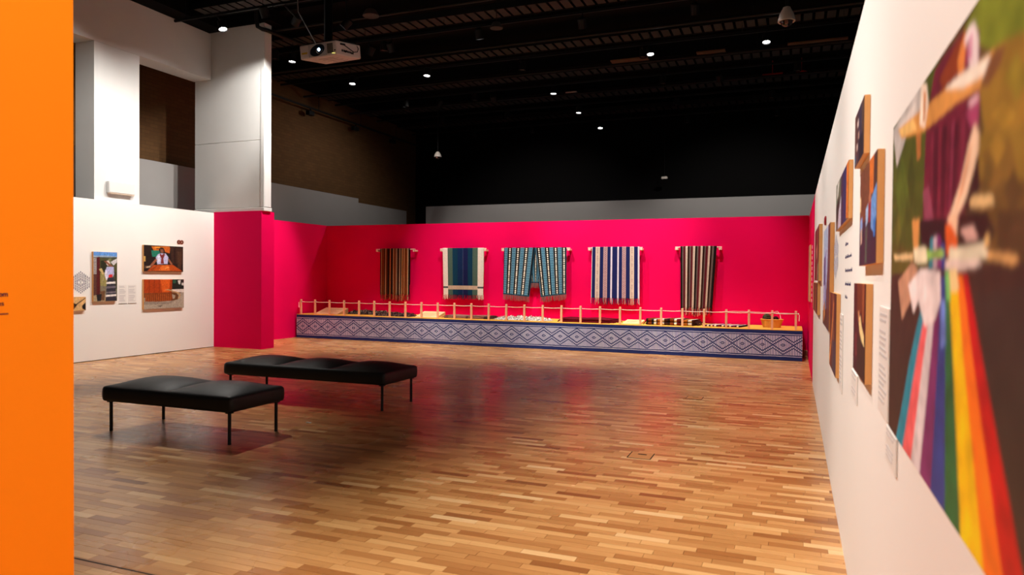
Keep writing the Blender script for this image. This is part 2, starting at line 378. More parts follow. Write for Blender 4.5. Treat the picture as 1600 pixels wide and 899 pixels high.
box_obj('floor_joint', (-4.6, 2.885, -0.002), (-2.95, 2.897, 0.0012), M_BLACKM, floor)

# ------------------------------------------------------------------ walls
HW = 3.0
struct(box_obj('wall_right', (0.301, -2.2, 0), (0.42, 12.2, 2.98), M_WHITE))
struct(box_obj('wall_right_end', (0.301, 12.2, 0), (0.42, 16.87, 2.98), M_PINK))
struct(box_obj('wall_far', (-12.3, 16.75, 0), (0.301, 16.87, 3.025), M_PINK))
struct(box_obj('wall_far_left', (-12.32, 12.95, 0), (-12.2, 16.75, 3.03), M_PINK))
struct(box_obj('wall_left', (-12.3, 5.5, 0.012), (-12.19, 12.54, 3.03), M_WHITE))
struct(box_obj('baseboard_left', (-12.29, 5.5, 0), (-12.2, 12.54, 0.012), M_BLACKM))
struct(box_obj('wall_column_base', (-12.19, 12.54, 0), (-10.85, 12.95, 3.045), M_PINK))
orange = struct(box_obj('wall_near_left', (-3.0, -2.2, 0), (-2.88, 2.164, 3.0), M_ORANGE))
# painted concrete frame above the left wall
pier = struct(box_obj('wall_pier', (-12.8, 9.66, 3.03), (-12.3, 10.66, 6.03), M_CONC))
struct(box_obj('wall_beam', (-12.8, 4.5, 6.034), (-12.3, 12.56, 7.7), M_CONC))
struct(box_obj('wall_pier_near', (-12.8, 5.0, 3.03), (-12.3, 7.2, 6.03), M_CONC))
colm = bpy.data.objects.new('wall_column', None); COL.objects.link(colm); struct(colm)
colm.location = (-11.82, 12.68, 3.045)
def colpart(name, x0, x1, y0, y1, z0, z1, bev=0.006):
    return box_obj(name, (x0+11.82, y0-12.68, z0-3.045), (x1+11.82, y1-12.68, z1-3.045), M_CONC, colm, bev)
colpart('plinth', -12.79, -10.80, 12.56, 12.82, 3.045, 3.12)
colpart('panel', -12.79, -10.82, 12.575, 12.81, 3.135, 4.60)
colpart('panel', -12.79, -10.82, 12.575, 12.81, 4.606, 7.15)
colpart('core', -12.77, -10.86, 12.60, 12.79, 3.12, 7.14, 0)
struct(box_obj('trim_21', (-12.29, 4.5, 7.06), (-11.85, 12.5, 7.70), M_BLACK))
struct(box_obj('trim_22', (-12.8, 12.5, 7.155), (-10.6, 12.95, 7.70), M_BLACK))
colpart('edge_strip', -10.90, -10.81, 12.568, 12.576, 3.14, 7.15, 0.002)
colpart('edge_strip', -10.82, -10.812, 12.60, 12.80, 3.14, 7.15, 0.002)
# things far behind the temporary walls
struct(box_obj('wall_brick', (-14.3, 3.0, 0), (-14.0, 25.0, 7.7), M_BRICK))
struct(box_obj('wall_backdrop', (-14.3, 25.0, 0), (4.0, 25.2, 7.7), M_BLACK))
struct(box_obj('wall_partition_left', (-13.62, 4.0, 0), (-13.5, 20.25, 4.2), M_GREY))
struct(box_obj('wall_partition_back', (-13.72, 20.30, 0), (-13.6, 23.6, 4.08), M_GREY))
struct(box_obj('wall_partition_far', (-12.72, 23.5, 0), (3.6, 23.62, 4.215), M_GREY))
struct(box_obj('ceiling', (-14.3, -2.4, 7.7), (4.0, 25.2, 7.85), M_BLACK))

# lettering on the orange wall (only its last letters are in view)
def text_mesh(name, body, size, loc, rot, mat, parent, align='LEFT', bold=0.0):
    cu = bpy.data.curves.new(name, 'FONT'); cu.body = body; cu.size = size; cu.align_x = align
    cu.extrude = 0.0008; cu.offset = bold
    t = bpy.data.objects.new(name, cu); COL.objects.link(t)
    bpy.context.view_layer.update()
    me = bpy.data.meshes.new_from_object(t.evaluated_get(bpy.context.evaluated_depsgraph_get()))
    bpy.data.objects.remove(t, do_unlink=True)
    me.materials.clear(); me.materials.append(mat)
    o = bpy.data.objects.new(name, me); COL.objects.link(o); o.parent = parent
    o.location = loc; o.rotation_euler = rot
    return o
text_mesh('lettering', 'om', 0.027, (-2.8792, 1.888, 1.5555), (PI/2, 0, PI/2), M_PURPLE, orange, 'RIGHT', 0.0006)
text_mesh('lettering', 'es', 0.027, (-2.8792, 1.873, 1.5195), (PI/2, 0, PI/2), M_PURPLE, orange, 'RIGHT')
box_obj('underline', (-2.88, 1.45, 1.4845), (-2.8784, 1.889, 1.4885), M_PURPLE, orange)

# a small skirting block behind the platform, right end
struct(box_obj('trim_1', (0.20, 16.60, 0), (0.301, 16.75, 0.10), plain('pale_pine_trim', (214, 168, 120), 0.6)))

# ------------------------------------------------------------------ ceiling services
def tray(y, first):
    t = thing('cable_tray', 'dark ribbed cable tray running across the black ceiling, ' + first, 'cable tray', (-5.0, y, 7.2), 0, 'ribbed trays under the ceiling')
    x0, x1 = -8.9, 8.5
    b = MB(); b.box((x0, -0.01, 0), (x1, 0.0, 0.14)); b.build('side_rail', M_BLACKM, t)
    b = MB(); b.box((x0, 0.5, 0), (x1, 0.51, 0.14)); b.build('side_rail', M_BLACKM, t)
    b = MB(); x = x0
    while x < x1 - 0.2:
        b.box((x, 0.0, 0.02), (x + 0.17, 0.5, 0.03)); x += 0.23
    stuff(b.build('rungs', M_TRAY, t))
    b = MB()
    for k in range(6):
        xx = x0 + 1 + k * 3.0
        b.tube([(xx, -0.005, 0.1), (xx, -0.005, 0.5)], 0.006, 5); b.tube([(xx, 0.505, 0.1), (xx, 0.505, 0.5)], 0.006, 5)
    stuff(b.build('hanger_rods', M_BLACKM, t))
for y, w in ((9.1, 'nearest of the row'), (11.55, 'second nearest'), (13.75, 'behind the projector'), (16.2, 'above the row of lit lamps'),
             (18.6, 'fifth of the row'), (21.05, 'sixth of the row'), (23.4, 'last before the back wall')):
    tray(y, w)
TRACKS = [(11.40, 'nearest, ending beside the white column'), (13.88, 'second, over the pink wall front'), (16.25, 'third, above the long platform'),
          (18.8, 'fourth, behind the pink wall'), (21.2, 'fifth, deep in the dark hall'), (23.65, 'sixth, by the black back wall')]
for y, w in TRACKS:
    x0 = -12.15 if y < 12 else -13.4; zt_ = 0.77 if y < 12 else 0.266
    t = thing('lighting_track', 'thin black lighting track under the ceiling, ' + w, 'lighting track', (x0, y, 6.93), 0, 'black lighting tracks')
    box_obj('track_rail', (0, -0.02, 0), (3.4 - x0, 0.02, 0.05), M_BLACKM, t)
    b = MB()
    for k in range(8): b.tube([(0.3 + k * 2.0, 0, 0.05), (0.3 + k * 2.0, 0, zt_)], 0.005, 5)
    stuff(b.build('suspension_wires', M_BLACKM, t))
# dark beams and pipes between the trays
for i, y in enumerate((10.4, 12.75, 15.15, 17.5, 19.9, 22.3, 24.4)):
    struct(box_obj('trim_%d' % (i + 2), (-13.99, y, 7.42), (4.0, y + 0.26, 7.7), M_BLACK))
for y, z, w in ((12.95, 7.1, 'between the first two trays'), (15.5, 7.05, 'above the projector'), (17.9, 7.05, 'over the pink wall'), (20.3, 7.05, 'far back in the hall')):
    b = MB(); b.tube([(-13.9, y, z), (3.9, y, z)], 0.035, 8)
    o = b.build('ceiling_pipe', M_BLACKM, None, True); tag(o, 'black pipe running across the dark ceiling ' + w, 'pipe', 'black ceiling pipes')
# long dark girder in front of the top of the brick wall, with its track
struct(box_obj('trim_20', (-13.99, 12.9, 7.32), (-13.55, 25.0, 7.68), M_BLACK))
t = thing('lighting_track', 'black lighting track hung along the upper brick wall', 'lighting track', (-13.72, 13.2, 6.7), 0)
box_obj('track_rail', (-0.02, 0, 0), (0.02, 11.5, 0.05), M_BLACKM, t)
b = MB()
for k in range(5): b.tube([(0, 0.6 + k*2.3, 0.05), (0, 0.6 + k*2.3, 0.62)], 0.008, 5)
stuff(b.build('suspension_wires', M_BLACKM, t))
for y, w in ((18.0, 'nearest the white column'), (20.4, 'in the middle of the brick wall'), (22.8, 'nearest the black back wall')):
    t = thing('floodlight', 'small unlit black floodlight under the brick wall track, ' + w, 'lamp', (-13.72, y, 6.7), 0, 'unlit floodlights by the brick wall')
    box_obj('housing', (-0.09, -0.13, -0.2), (0.05, 0.13, -0.07), M_BLACKM, t, 0.01)
    box_obj('yoke', (-0.015, -0.02, -0.08), (0.015, 0.02, 0.0), M_BLACKM, t)
# pipe bent over the top of the column, stub end of the near track
b = MB(); b.tube([(-10.93, 12.44, 7.69), (-10.93, 12.46, 7.18), (-10.91, 12.47, 7.04), (-10.80, 12.49, 6.98), (-10.73, 12.6, 6.97), (-10.70, 12.9, 6.97), (-10.6, 13.7, 6.97)], 0.045, 10)
tag(b.build('conduit_pipe', M_BLACKM, None, True), 'black pipe bent around the top corner of the white column', 'pipe')

# ------------------------------------------------------------------ track spotlights
M_LENS = emissive('lit_lens', (1.0, 0.97, 0.95, 1), 14.0)
M_LENSOFF = plain('unlit_lens', (150, 128, 112), 0.4, 0.5)
def spotlight(px, py, pz, tgt, watts, ang, label, group, on=True, dim=False):
    t = thing('track_spotlight', label, 'lamp', (px, py, pz), 0, group)
    d = (Vector(tgt) - Vector((px, py, pz))).normalized()
    q = d.to_track_quat('-Z', 'Y').to_matrix()
    n = 16
    b = MB(); b.lathe([(0.05, 0.20), (0.085, 0.17), (0.085, 0.0), (0.09, -0.02), (0.082, -0.02), (0.078, 0.004)], n, (0,0,0), q)
    b.build('housing', M_BLACKM, t, True, 40)
    b = MB(); b.lathe([(0.0, 0.004), (0.078, 0.004)], n, (0,0,0), q)
    # lens faces the way the lamp shines
    b.f = [tuple(reversed(f)) for f in b.f]
    b.build('lens', M_LENS if on else M_LENSOFF, t)
    ty = min((y_ for y_, _w in TRACKS), key=lambda y_: abs(y_ - py)) - py
    top = 6.928 - pz
    if abs(ty) > 0.6 or py < 10: ty = 0; top = 7.7 - pz
    b = MB(); a = q @ Vector((0, 0, 0.12))
    b.tube([tuple(a), (0, ty, max(top - 0.04, a.z + 0.03)), (0, ty, top)], 0.014, 6); b.build('arm', M_BLACKM, t)
    if on:
        L = bpy.data.lights.new('beam', 'SPOT'); L.energy = watts; L.spot_size = R(ang); L.spot_blend = 0.75
        L.color = LIGHT_COL; L.shadow_soft_size = 0.055
        o = bpy.data.objects.new('beam', L); COL.objects.link(o); o.parent = t
        o.location = d * 0.05; o.rotation_euler = d.to_track_quat('-Z', 'Y').to_euler()
    return t
seen_labels = ['lit track spotlight beside the top of the white column', 'lit spotlight to the left, just below the projector',
    'lit spotlight right of the brick wall, brightest on the left', 'lit spotlight right of the projector and below it',
    'lit spotlight seen side on, right of the projector', 'lit spotlight nearest of three in a receding line', 'lit spotlight in the middle of three in a receding line',
    'lit spotlight farthest of three in a receding line', 'lit spotlight tilted to the side, mid ceiling beside an unlit one', 'lit spotlight under the dome camera near the white wall']
si = 0
wash_n = 0
for (x, y, z, ax, ay, az, w, ang, kind) in LAMPS:
    if kind == '':
        spotlight(x, y, z, (ax, ay, az), w, ang, seen_labels[si], 'lit track spotlights'); si += 1
    else:
        wash_n += 1
        spotlight(x, y, z, (ax, ay, az), w, ang, 'added black track spotlight, unseen high overhead, turned to light ' + kind, 'added wall washing spotlights')
off = [(-10.85, 18.75), (-8.6, 18.77), (-8.58, 21.25), (-10.87, 21.2), (-10.8, 23.6), (-8.6, 23.65), (-3.24, 18.8),
       (-3.25, 21.25), (-3.3, 23.8), (-0.63, 21.3), (-0.56, 23.7), (-11.38, 13.6), (-3.27, 16.4), (-6.25, 16.4), (-8.64, 13.95), (0.03, 18.74)]
offl = ['far left, above the brick wall end', 'second from the left in the fourth row', 'second from the left in the fifth row', 'leftmost of the fifth row',
        'leftmost of the last row', 'second from the left in the last row', 'right of centre in the fourth row', 'right of centre in the fifth row', 'right of centre in the last row',
        'rightmost of the fifth row', 'rightmost of the last row', 'touching the lit lamp left of the projector', 'touching the tilted lit lamp', 'above the nearest lamp of the lit line',
        'right behind the projector', 'by the top edge of the white wall']
for (x, y), w in zip(off, offl):
    spotlight(x, y, 6.72, (x, y - 0.05, 0), 0, 0, 'small unlit downward spotlight on the ceiling, ' + w, 'unlit track spotlights', False)
# flat boards, box and red pipe between the trays
for i, (x0, x1, y, z, w) in enumerate(((-4.45, -3.5, 18.05, 7.2, 'left of three, by the tilted lit lamp'), (-2.3, -1.62, 18.1, 7.2, 'middle and shortest of three'), (-0.2, 1.1, 18.15, 7.2, 'right of three, near the white wall'))):
    o = box_obj('ceiling_panel', (x0, y, z), (x1, y + 0.28, z + 0.03), plain('brown_board', (120, 92, 66), 0.7)); tag(o, 'long brown board hung flat under the ceiling, ' + w, 'panel', 'brown boards under the ceiling')
    b = MB()
    for xx in (x0 + 0.15, x1 - 0.15): b.tube([(xx, y + 0.14, z + 0.03), (xx, y + 0.14, 7.7)], 0.005, 5)
    stuff(b.build('hanger_rods', M_BLACKM, o))
M_PLASTIC = plain('off_white_plastic', (226, 216, 206), 0.5, 0.4)
o = box_obj('junction_box', (-6.5, 20.78, 7.2), (-6.16, 21.0, 7.26), M_PLASTIC, None, 0.01); tag(o, 'small flat white box under the ceiling beside the lit lamps', 'box')
b = MB(); b.tube([(-6.33, 20.9, 7.26), (-6.33, 20.9, 7.7)], 0.01, 6); b.build('hanger_rod', M_BLACKM, o)
M_RED = plain('red_pipe_paint', (176, 26, 20), 0.5)
b = MB(); b.tube([(-0.86, 20.68, 7.2), (-0.34, 20.68, 7.2)], 0.03, 8); b.tube([(-0.6, 20.68, 7.2), (-0.6, 20.68, 7.7)], 0.012, 6)
tag(b.build('sprinkler_pipe', M_RED, None, True), 'short straight red pipe on the dark ceiling', 'pipe')
b = MB(); b.tube([(0.0 + 0.13 - 0.13*math.cos(a), 20.7, 7.16 + 0.06*math.sin(a)) for a in np.linspace(0, PI, 9)], 0.022, 8); b.tube([(0.13, 20.7, 7.22), (0.13, 20.7, 7.7)], 0.01, 6)
tag(b.build('sprinkler_bend', M_RED, None, True), 'curved red pipe on the dark ceiling near the white wall', 'pipe')

# ------------------------------------------------------------------ projector, cameras, wall lamp
M_PROJ = plain('projector_shell', (214, 204, 204), 0.45, 0.4, 0.02, 5)
M_PROJ2 = plain('projector_bezel', (176, 170, 172), 0.5, 0.4)
M_GRILLE = plain('dark_grille', (92, 86, 80), 0.6)
M_YEL = plain('yellow_sticker', (210, 170, 40), 0.6)
pj = thing('projector', 'white ceiling projector with a dark lens, hung on a black pole', 'projector', (-5.391, 7.593, 4.431))
pj.rotation_euler = (R(8.7), R(0.5), R(-4.93))
b = MB(); b.box((-0.6, 0, 0), (0, 0.49, 0.178), 0.016, None, 2); b.build('housing', M_PROJ, pj)
b = MB(); b.box((-0.45, -0.006, 0.012), (-0.16, 0.0, 0.166)); b.build('front_bezel', M_PROJ2, pj)
b = MB()
NL = 28
def lens_outline(k, s=1.0):
    a = 2 * PI * k / NL
    return (-0.305 + 0.115 * math.cos(a) * s + 0.03 * math.sin(a), -0.0075, 0.088 + 0.07 * math.sin(a) * s)
b.add([lens_outline(k) for k in range(NL)] + [(-0.3, -0.0075, 0.09)], [(k, (k+1) % NL, NL) for k in range(NL)])
b.add([lens_outline(k) for k in range(NL)] + [tuple(Vector(lens_outline(k, 1.06)) + Vector((0, 0.003, 0))) for k in range(NL)],
      [(k, k + NL, (k+1) % NL + NL, (k+1) % NL) for k in range(NL)])
b.build('lens_hood', plain('lens_black', (8, 9, 12), 0.2, 0.5), pj)
g = G('lens_glass', 0.05, 0.8); g.color(rgb((10, 40, 70)))
q = Matrix.Rotation(R(90), 3, 'X')
b = MB(); b.lathe([(0.056, 0.0), (0.056, 0.006), (0.05, 0.012), (0.03, 0.02), (0.0, 0.023)], 20, (-0.268, -0.0075, 0.092), q); b.build('lens', g.m, pj, True)
b = MB(); b.lathe([(0.022, 0.0), (0.02, 0.006), (0.0, 0.009)], 14, (-0.258, -0.028, 0.088), q); b.build('lens_glow', emissive('projector_beam', (0.62, 0.85, 1.0, 1), 2.2), pj, True)
for k in range(4):
    b = MB(); b.box((-0.145 + k*0.024, -0.004, 0.03), (-0.126 + k*0.024, 0.001, 0.15)); b.build('grille_bar', M_GRILLE, pj)
box_obj('sensor', (-0.035, -0.003, 0.05), (-0.015, 0.001, 0.066), M_BLACKM, pj)
box_obj('sticker', (-0.57, -0.002, 0.062), (-0.475, 0.001, 0.085), M_YEL, pj)
b = MB(); b.tube([(-0.07, -0.004, 0.026), (-0.045, -0.004, 0.026)], 0.004, 6); b.tube([(-0.035, -0.004, 0.022), (-0.025, -0.004, 0.022)], 0.004, 6)
b.build('status_lamps', emissive('status_lamp', (0.9, 0.8, 0.2, 1), 0.8), pj)
b = MB()
for k, (a, c) in enumerate(((0.10, 0.05), (0.135, 0.05), (0.16, 0.045), (0.185, 0.05), (0.215, 0.045), (0.25, 0.045), (0.28, 0.04), (0.31, 0.04))):
    b.box((-0.001, a, c), (0.004, a + 0.022, c + 0.026))
b.box((-0.001, 0.08, 0.13), (0.012, 0.17, 0.15))
b.build('connector_sockets', M_BLACKM, pj)
b = MB()
b.tube([(0.004, 0.14, 0.14), (0.03, 0.2, 0.10), (0.035, 0.3, 0.06), (0.03, 0.38, 0.075), (0.02, 0.42, 0.12), (-0.02, 0.42, 0.19), (-0.15, 0.3, 0.24)], 0.006, 6)
b.build('cable', M_BLACKM, pj, True)
b = MB()
for a in (0.12, 0.2, 0.3, 0.4): b.box((-0.40, a, -0.002), (-0.15, a + 0.008, 0.0))
b.build('base_vents', M_GRILLE, pj)
b = MB(); b.lathe([(0.09, 0.178), (0.09, 0.20), (0.05, 0.215), (0.05, 0.24)], 16, (-0.3, 0.22, 0)); b.build('mount_plate', M_BLACKM, pj, True, 40)
pmat = Matrix.Translation((-5.391, 7.593, 4.431)) @ pj.rotation_euler.to_matrix().to_4x4()
pt = pmat @ Vector((-0.3, 0.22, 0.235))
b = MB(); inv = pmat.inverted()
b.tube([inv @ pt, inv @ Vector((pt.x, pt.y, 7.7))], 0.055, 12); b.build('pole', M_BLACKM, pj, True)
b = MB(); p0 = pmat @ Vector((-0.42, 0.12, 0.19))
b.tube([p0, (-6.35, 8.05, 5.25), (-6.72, 8.5, 5.75), (-7.4, 9.0, 7.69)], 0.006, 6)
b.tube([(-6.6, 8.36, 5.6), (-6.43, 8.12, 5.48)], 0.018, 6)
tag(b.build('safety_wire', plain('steel_wire', (150, 140, 130), 0.4), None, True), 'slanted steel safety wire with a clamp, rising left of the projector pole', 'wire')

def dome(px, py, pz, r, label, tall=1.0):
    t = thing('security_camera', label, 'camera', (px, py, pz))
    b = MB(); b.lathe([(r*.30, r*1.75*tall), (r*.42, r*1.7*tall), (r*.5, r*1.5*tall), (r*.82, r*0.9*tall), (r*1.0, r*0.1), (r*1.0, 0), (r*.86, 0), (r*.84, r*.1)], 24)
    b.build('housing', M_PLASTIC, t, True, 40)
    b = MB(); b.lathe([(r*.82, r*.06)] + [(r*.72*math.cos(a), -r*.62*math.sin(a)) for a in np.linspace(0, PI/2, 7)], 20)
    g = G('smoked_dome', 0.05, 0.6); g.color(rgb((42, 30, 28))); b.build('dome', g.m, t, True)
    b = MB(); b.box((-r*.2, -r*.74, -r*.42), (r*.2, -r*.3, r*.0), r*.06); b.build('camera_module', plain('module_copper', (160, 110, 96), 0.4), t)
    b = MB(); b.tube([(0, 0, r*1.7*tall), (0, 0, 7.7 - pz)], r*.16, 8); b.build('stem', M_BLACKM, t)
dome(-0.135, 10.60, 5.20, 0.115, 'large white dome camera hanging near the top right corner')
dome(-10.757, 20.65, 5.50, 0.12, 'small white dome camera hanging at the right end of the brick wall', 0.8)
t = thing('motion_sensor', 'tiny white sensor hanging on a wire before the black back wall', 'sensor', (-4.06, 24.15, 4.95))
b = MB(); b.box((-0.1, -0.06, 0), (0.1, 0.06, 0.09), 0.02); b.build('housing', M_PLASTIC, t)
b = MB(); b.lathe([(0.03, 0.0), (0.025, -0.03), (0, -0.04)], 10); b.build('lens', M_BLACKM, t)
b = MB(); b.tube([(0, 0, 0.09), (0, 0, 2.75)], 0.006, 5); b.build('wire', M_BLACKM, t)
for x, y, z, r, lab in ((-7.8, 12.1, 6.75, 0.16, 'dark round dome loudspeaker under the ceiling above the projector'), (-5.75, 13.6, 6.75, 0.13, 'dark round loudspeaker under the ceiling right of the seen side on lamp')):
    t = thing('ceiling_speaker', lab, 'speaker', (x, y, z))
    b = MB(); b.lathe([(0.02, 0.14), (r*.6, 0.12), (r, 0.02), (r, 0.0), (0.0, -0.01)], 20); b.build('bell', M_TRAY, t, True, 40)
    b = MB(); b.tube([(0, 0, 0.13), (0, 0, 7.7 - z)], 0.008, 5); b.build('rod', M_BLACKM, t)
t = thing('emergency_light', 'slim white light box low on the concrete pier', 'lamp', (-12.3, 10.20, 3.18))
box_obj('housing', (0, -0.29, 0.02), (0.09, 0.29, 0.245), M_CONC, t, 0.012)
box_obj('diffuser', (0.02, -0.27, 0.0), (0.085, 0.27, 0.025), plain('beige_diffuser', (200, 180, 160), 0.5), t, 0.004)

# ------------------------------------------------------------------ benches
def leather():
    g = G('black_leather', 0.45, 0.3)
    p = g.obj(); n = g.noise(p, 3.0, 3)
    g.color(g.mix(n, rgb((9, 9, 10)), rgb((17, 16, 16))))
    g.set(g.b.inputs['Roughness'], g.math('MULTIPLY_ADD', n, 0.16, 0.42))
    k = g.node('ShaderNodeTexVoronoi'); g.set(k.inputs['Vector'], p); k.inputs['Scale'].default_value = 260
    g.bump(k.outputs['Distance'], 0.12, 0.002)
    return g.m
M_LEATHER = leather()
def bench(loc, L, D, n, label, zb=0.312, zt=0.476):
    t = thing('bench', label, 'bench', loc)
    nx, ny, r = 24 * n + 1, 41, 0.03
    def rnd(p):
        q = Vector([max(lo + r, min(hi - r, v)) for v, lo, hi in zip(p, (-L/2, -D/2, zb), (L/2, D/2, zt))])
        d = p - q
        return q + d.normalized() * r if d.length > 1e-9 else p
    xs = np.linspace(-1, 1, nx); xs = np.sign(xs) * (1 - (1 - np.abs(xs)) ** 1.0)
    ys = np.linspace(-1, 1, ny)
    b = MB()
    P = np.zeros((ny, nx, 3))
    for j, tt in enumerate(ys):
        for i, s in enumerate(xs):
            p = rnd(Vector((s * L / 2, tt * D / 2, zt)))
            seg = ((s + 1) / 2 * n) % 1.0 if s < 1 else 1.0
            u = abs(2 * seg - 1)
            tq = min(1.0, abs(tt) / (1 - 0.05 / D))
            e = max(0, 1 - tq ** 2.3)
            left_end = s < -1 + 2 / n; right_end = s > 1 - 2 / n
            outer = (left_end and seg < 0.5) or (right_end and seg > 0.5)
            dome_ = (1 - u ** 2.4)
            if outer: dome_ = max(0, 1 - min(1.0, u / (1 - 0.05 * n / L)) ** 2.6)
            z = 0.068 * dome_ * e
            if not outer: z -= 0.012 * max(0, (u - 0.90) / 0.10) * min(1, e * 4)
            p.z += z
            P[j, i] = p
    b.grid(P)
    # sides and underside follow the same outline
    edge = [(s, -1) for s in xs] + [(1, v) for v in ys[1:]] + [(s, 1) for s in xs[::-1][1:]] + [(-1, v) for v in ys[::-1][1:-1]]
    zs = [zt] + [zt - (zt - zb) * k / 8 for k in range(1, 8)] + [zb]
    S = np.zeros((len(zs), len(edge) + 1, 3))
    for k, z in enumerate(zs):
        for i, (s, v) in enumerate(edge + edge[:1]):
            p = rnd(Vector((s * L / 2, v * D / 2, z)))
            bulge = 0.006 * math.sin(PI * (zt - z) / (zt - zb))
            p += Vector((s if abs(s) == 1 else 0, v if abs(v) == 1 else 0, 0)) * bulge
            S[k, i] = p
    b.grid(S[:, ::-1])
    b.add([tuple(S[-1, i]) for i in range(len(edge))], [tuple(reversed(range(len(edge))))])
    seat = b.build('seat', M_LEATHER, t, True, 60)
    bm = bmesh.new(); bm.from_mesh(seat.data); bmesh.ops.remove_doubles(bm, verts=bm.verts, dist=1e-4)
    bmesh.ops.recalc_face_normals(bm, faces=bm.faces); bm.to_mesh(seat.data); bm.free()
    # piped seams between the cushions and along the upper edge
    for k in range(1, n):
        sx = -L/2 + L * k / n
        b = MB(); pts = [(sx, -D/2 - 0.002, zt - 0.05), (sx, -D/2 + 0.008, zt - 0.022), (sx, -D/2 + 0.04, zt - 0.006)] + [(sx, y, zt - 0.008) for y in np.linspace(-D/2 + 0.07, D/2 - 0.07, 9)] + [(sx, D/2 - 0.04, zt - 0.006), (sx, D/2 - 0.008, zt - 0.022)]
        b.tube(pts, 0.0035, 6); b.build('seam', M_LEATHER, seat, True)
    b = MB(); b.box((-L/2 + 0.10, -D/2 + 0.10, zb - 0.008), (L/2 - 0.10, D/2 - 0.10, zb)); b.build('base_frame', M_BLACKM, t)
    for sx in (-1, 1):
        for sy in (-1, 1):
            x, y = sx * (L/2 - 0.062), sy * (D/2 - 0.062)
            b = MB(); b.tube([(x, y, 0.008), (x, y, zb + 0.01)], 0.0165, 12)
            leg = b.build('leg', M_BLACKM, t, True, 40)
            b = MB(); b.lathe([(0.015, 0.0), (0.0178, 0.002), (0.0178, 0.010)], 12, (x, y, 0)); b.build('foot_glide', M_BLACKM, leg, True, 40)
            b = MB(); b.box((x - 0.028, y - 0.028, zb - 0.008), (x + 0.028, y + 0.028, zb)); b.build('leg_plate', M_BLACKM, leg)
    return t
bench((-5.832, 5.725, 0.0006), 1.70, 0.79, 2, 'near black leather bench with two cushions, on the parquet')
bench((-5.805, 7.83, 0.0006), 2.47, 0.83, 3, 'far long black leather bench with three cushions')

# ------------------------------------------------------------------ long platform
def platform_front():
    g = G('navy_printed_front', 0.6, 0.25)
    s = g.sep(g.obj()); x, z = s[0], s[2]
    navy = rgb((30, 46, 104)); white = rgb((224, 228, 250))
    wob = g.math('MULTIPLY', g.math('SUBTRACT', g.noise(g.obj(), 5.0, 3), 0.5), 0.022)
    cell = 0.392
    q = g.math('DIVIDE', x, cell)
    # cells come in pairs: every other crossing is drawn a little tighter
    fx = g.math('SUBTRACT', g.math('FRACT', q), 0.5)
    ax = g.math('MULTIPLY', g.math('ABSOLUTE', fx), 2.0)                       # 0 in the middle of a diamond, 1 at a crossing
    az = g.math('MULTIPLY', g.math('ABSOLUTE', g.math('SUBTRACT', z, 0.31)), 1 / 0.128)
    d = g.math('ADD', ax, az)
    def line(c, w):
        return g.math('LESS_THAN', g.math('ABSOLUTE', g.math('SUBTRACT', d, c)), w)
    l1 = line(1.0, 0.10)
    l2 = line(1.47, 0.085)
    l3 = line(0.20, 0.07)
    lines = g.math('MAXIMUM', g.math('MAXIMUM', l1, l2), l3)
    st = g.math('FRACT', g.math('DIVIDE', x, 0.0302))
    stripe = g.math('LESS_THAN', g.math('ABSOLUTE', g.math('SUBTRACT', st, 0.5)), 0.275)
    zone = g.math('LESS_THAN', g.math('ABSOLUTE', g.math('SUBTRACT', z, 0.305)), 0.196)
    body = g.math('MULTIPLY', g.math('MULTIPLY', stripe, zone), g.math('SUBTRACT', 1.0, lines))
    zz = g.math('ADD', z, wob)
    b1 = g.math('LESS_THAN', g.math('ABSOLUTE', g.math('SUBTRACT', zz, 0.528)), 0.0055)
    b2 = g.math('LESS_THAN', g.math('ABSOLUTE', g.math('SUBTRACT', zz, 0.082)), 0.0055)
    m = g.math('MAXIMUM', body, g.math('MAXIMUM', b1, b2))
    fade = g.noise(g.obj(), 4.0, 4, 0.6)
    g.color(g.mix(g.math('MULTIPLY', m, g.math('MULTIPLY_ADD', fade, 0.45, 0.70)), navy, white))
    return g.m
M_PLATF = platform_front()
M_YTOP = plain('mustard_platform_top', (244, 184, 72), 0.6, 0.3, 0.05, 2)
M_NAVY = plain('navy_paint', (30, 44, 96), 0.6, 0.25)
PX0, PX1, PY = -12.13, 0.185, 15.36
pf = thing('platform', 'long low navy display platform with white diamond print and mustard top', 'platform', (PX0, PY, 0))
for a, b_ in ((0.0, 5.295), (5.299, 8.597), (8.601, PX1 - PX0)):
    b = MB(); b.box((a, 0, 0.0), (b_, 0.03, 0.606)); b.build('front_panel', M_PLATF, pf)
box_obj('top_panel', (0.0, 0.0, 0.606), (PX1 - PX0, 1.35, 0.618), M_YTOP, pf)
box_obj('end_panel', (PX1 - PX0 - 0.03, 0.03, 0.0), (PX1 - PX0, 1.35, 0.606), M_NAVY, pf)
box_obj('end_panel', (0.0, 0.03, 0.0), (0.03, 1.35, 0.606), M_NAVY, pf)
ZT = 0.618
# barrier posts and rope
M_POST = plain('pale_pine_post', (250, 194, 152), 0.55, 0.3, 0.1, 6)
M_ROPE = plain('pale_rope', (250, 226, 214), 0.8, 0.2, 0.1, 40)
b = MB(); b.box((-0.021, -0.021, 0), (0.021, 0.021, 0.3155), 0.002); b.box((-0.021, -0.021, 0.3345), (0.021, 0.021, 0.383), 0.004)
b.box((-0.021, -0.021, 0.3145), (0.021, -0.0095, 0.3355)); b.box((-0.021, 0.0095, 0.3145), (0.021, 0.021, 0.3355)); post_me = b.mesh('post'); post_me.materials.append(M_POST)
eb = MB(); M90 = Matrix.Rotation(R(90), 3, 'Y')
for sx in (-0.0235, 0.0205): eb.lathe([(0.0100, 0), (0.016, 0), (0.016, 0.003), (0.0100, 0.003), (0.0100, 0)], 12, (sx, 0, 0.325), M90)
eye_me = eb.mesh('eyelet', True); eye_me.materials.append(M_TRAY)
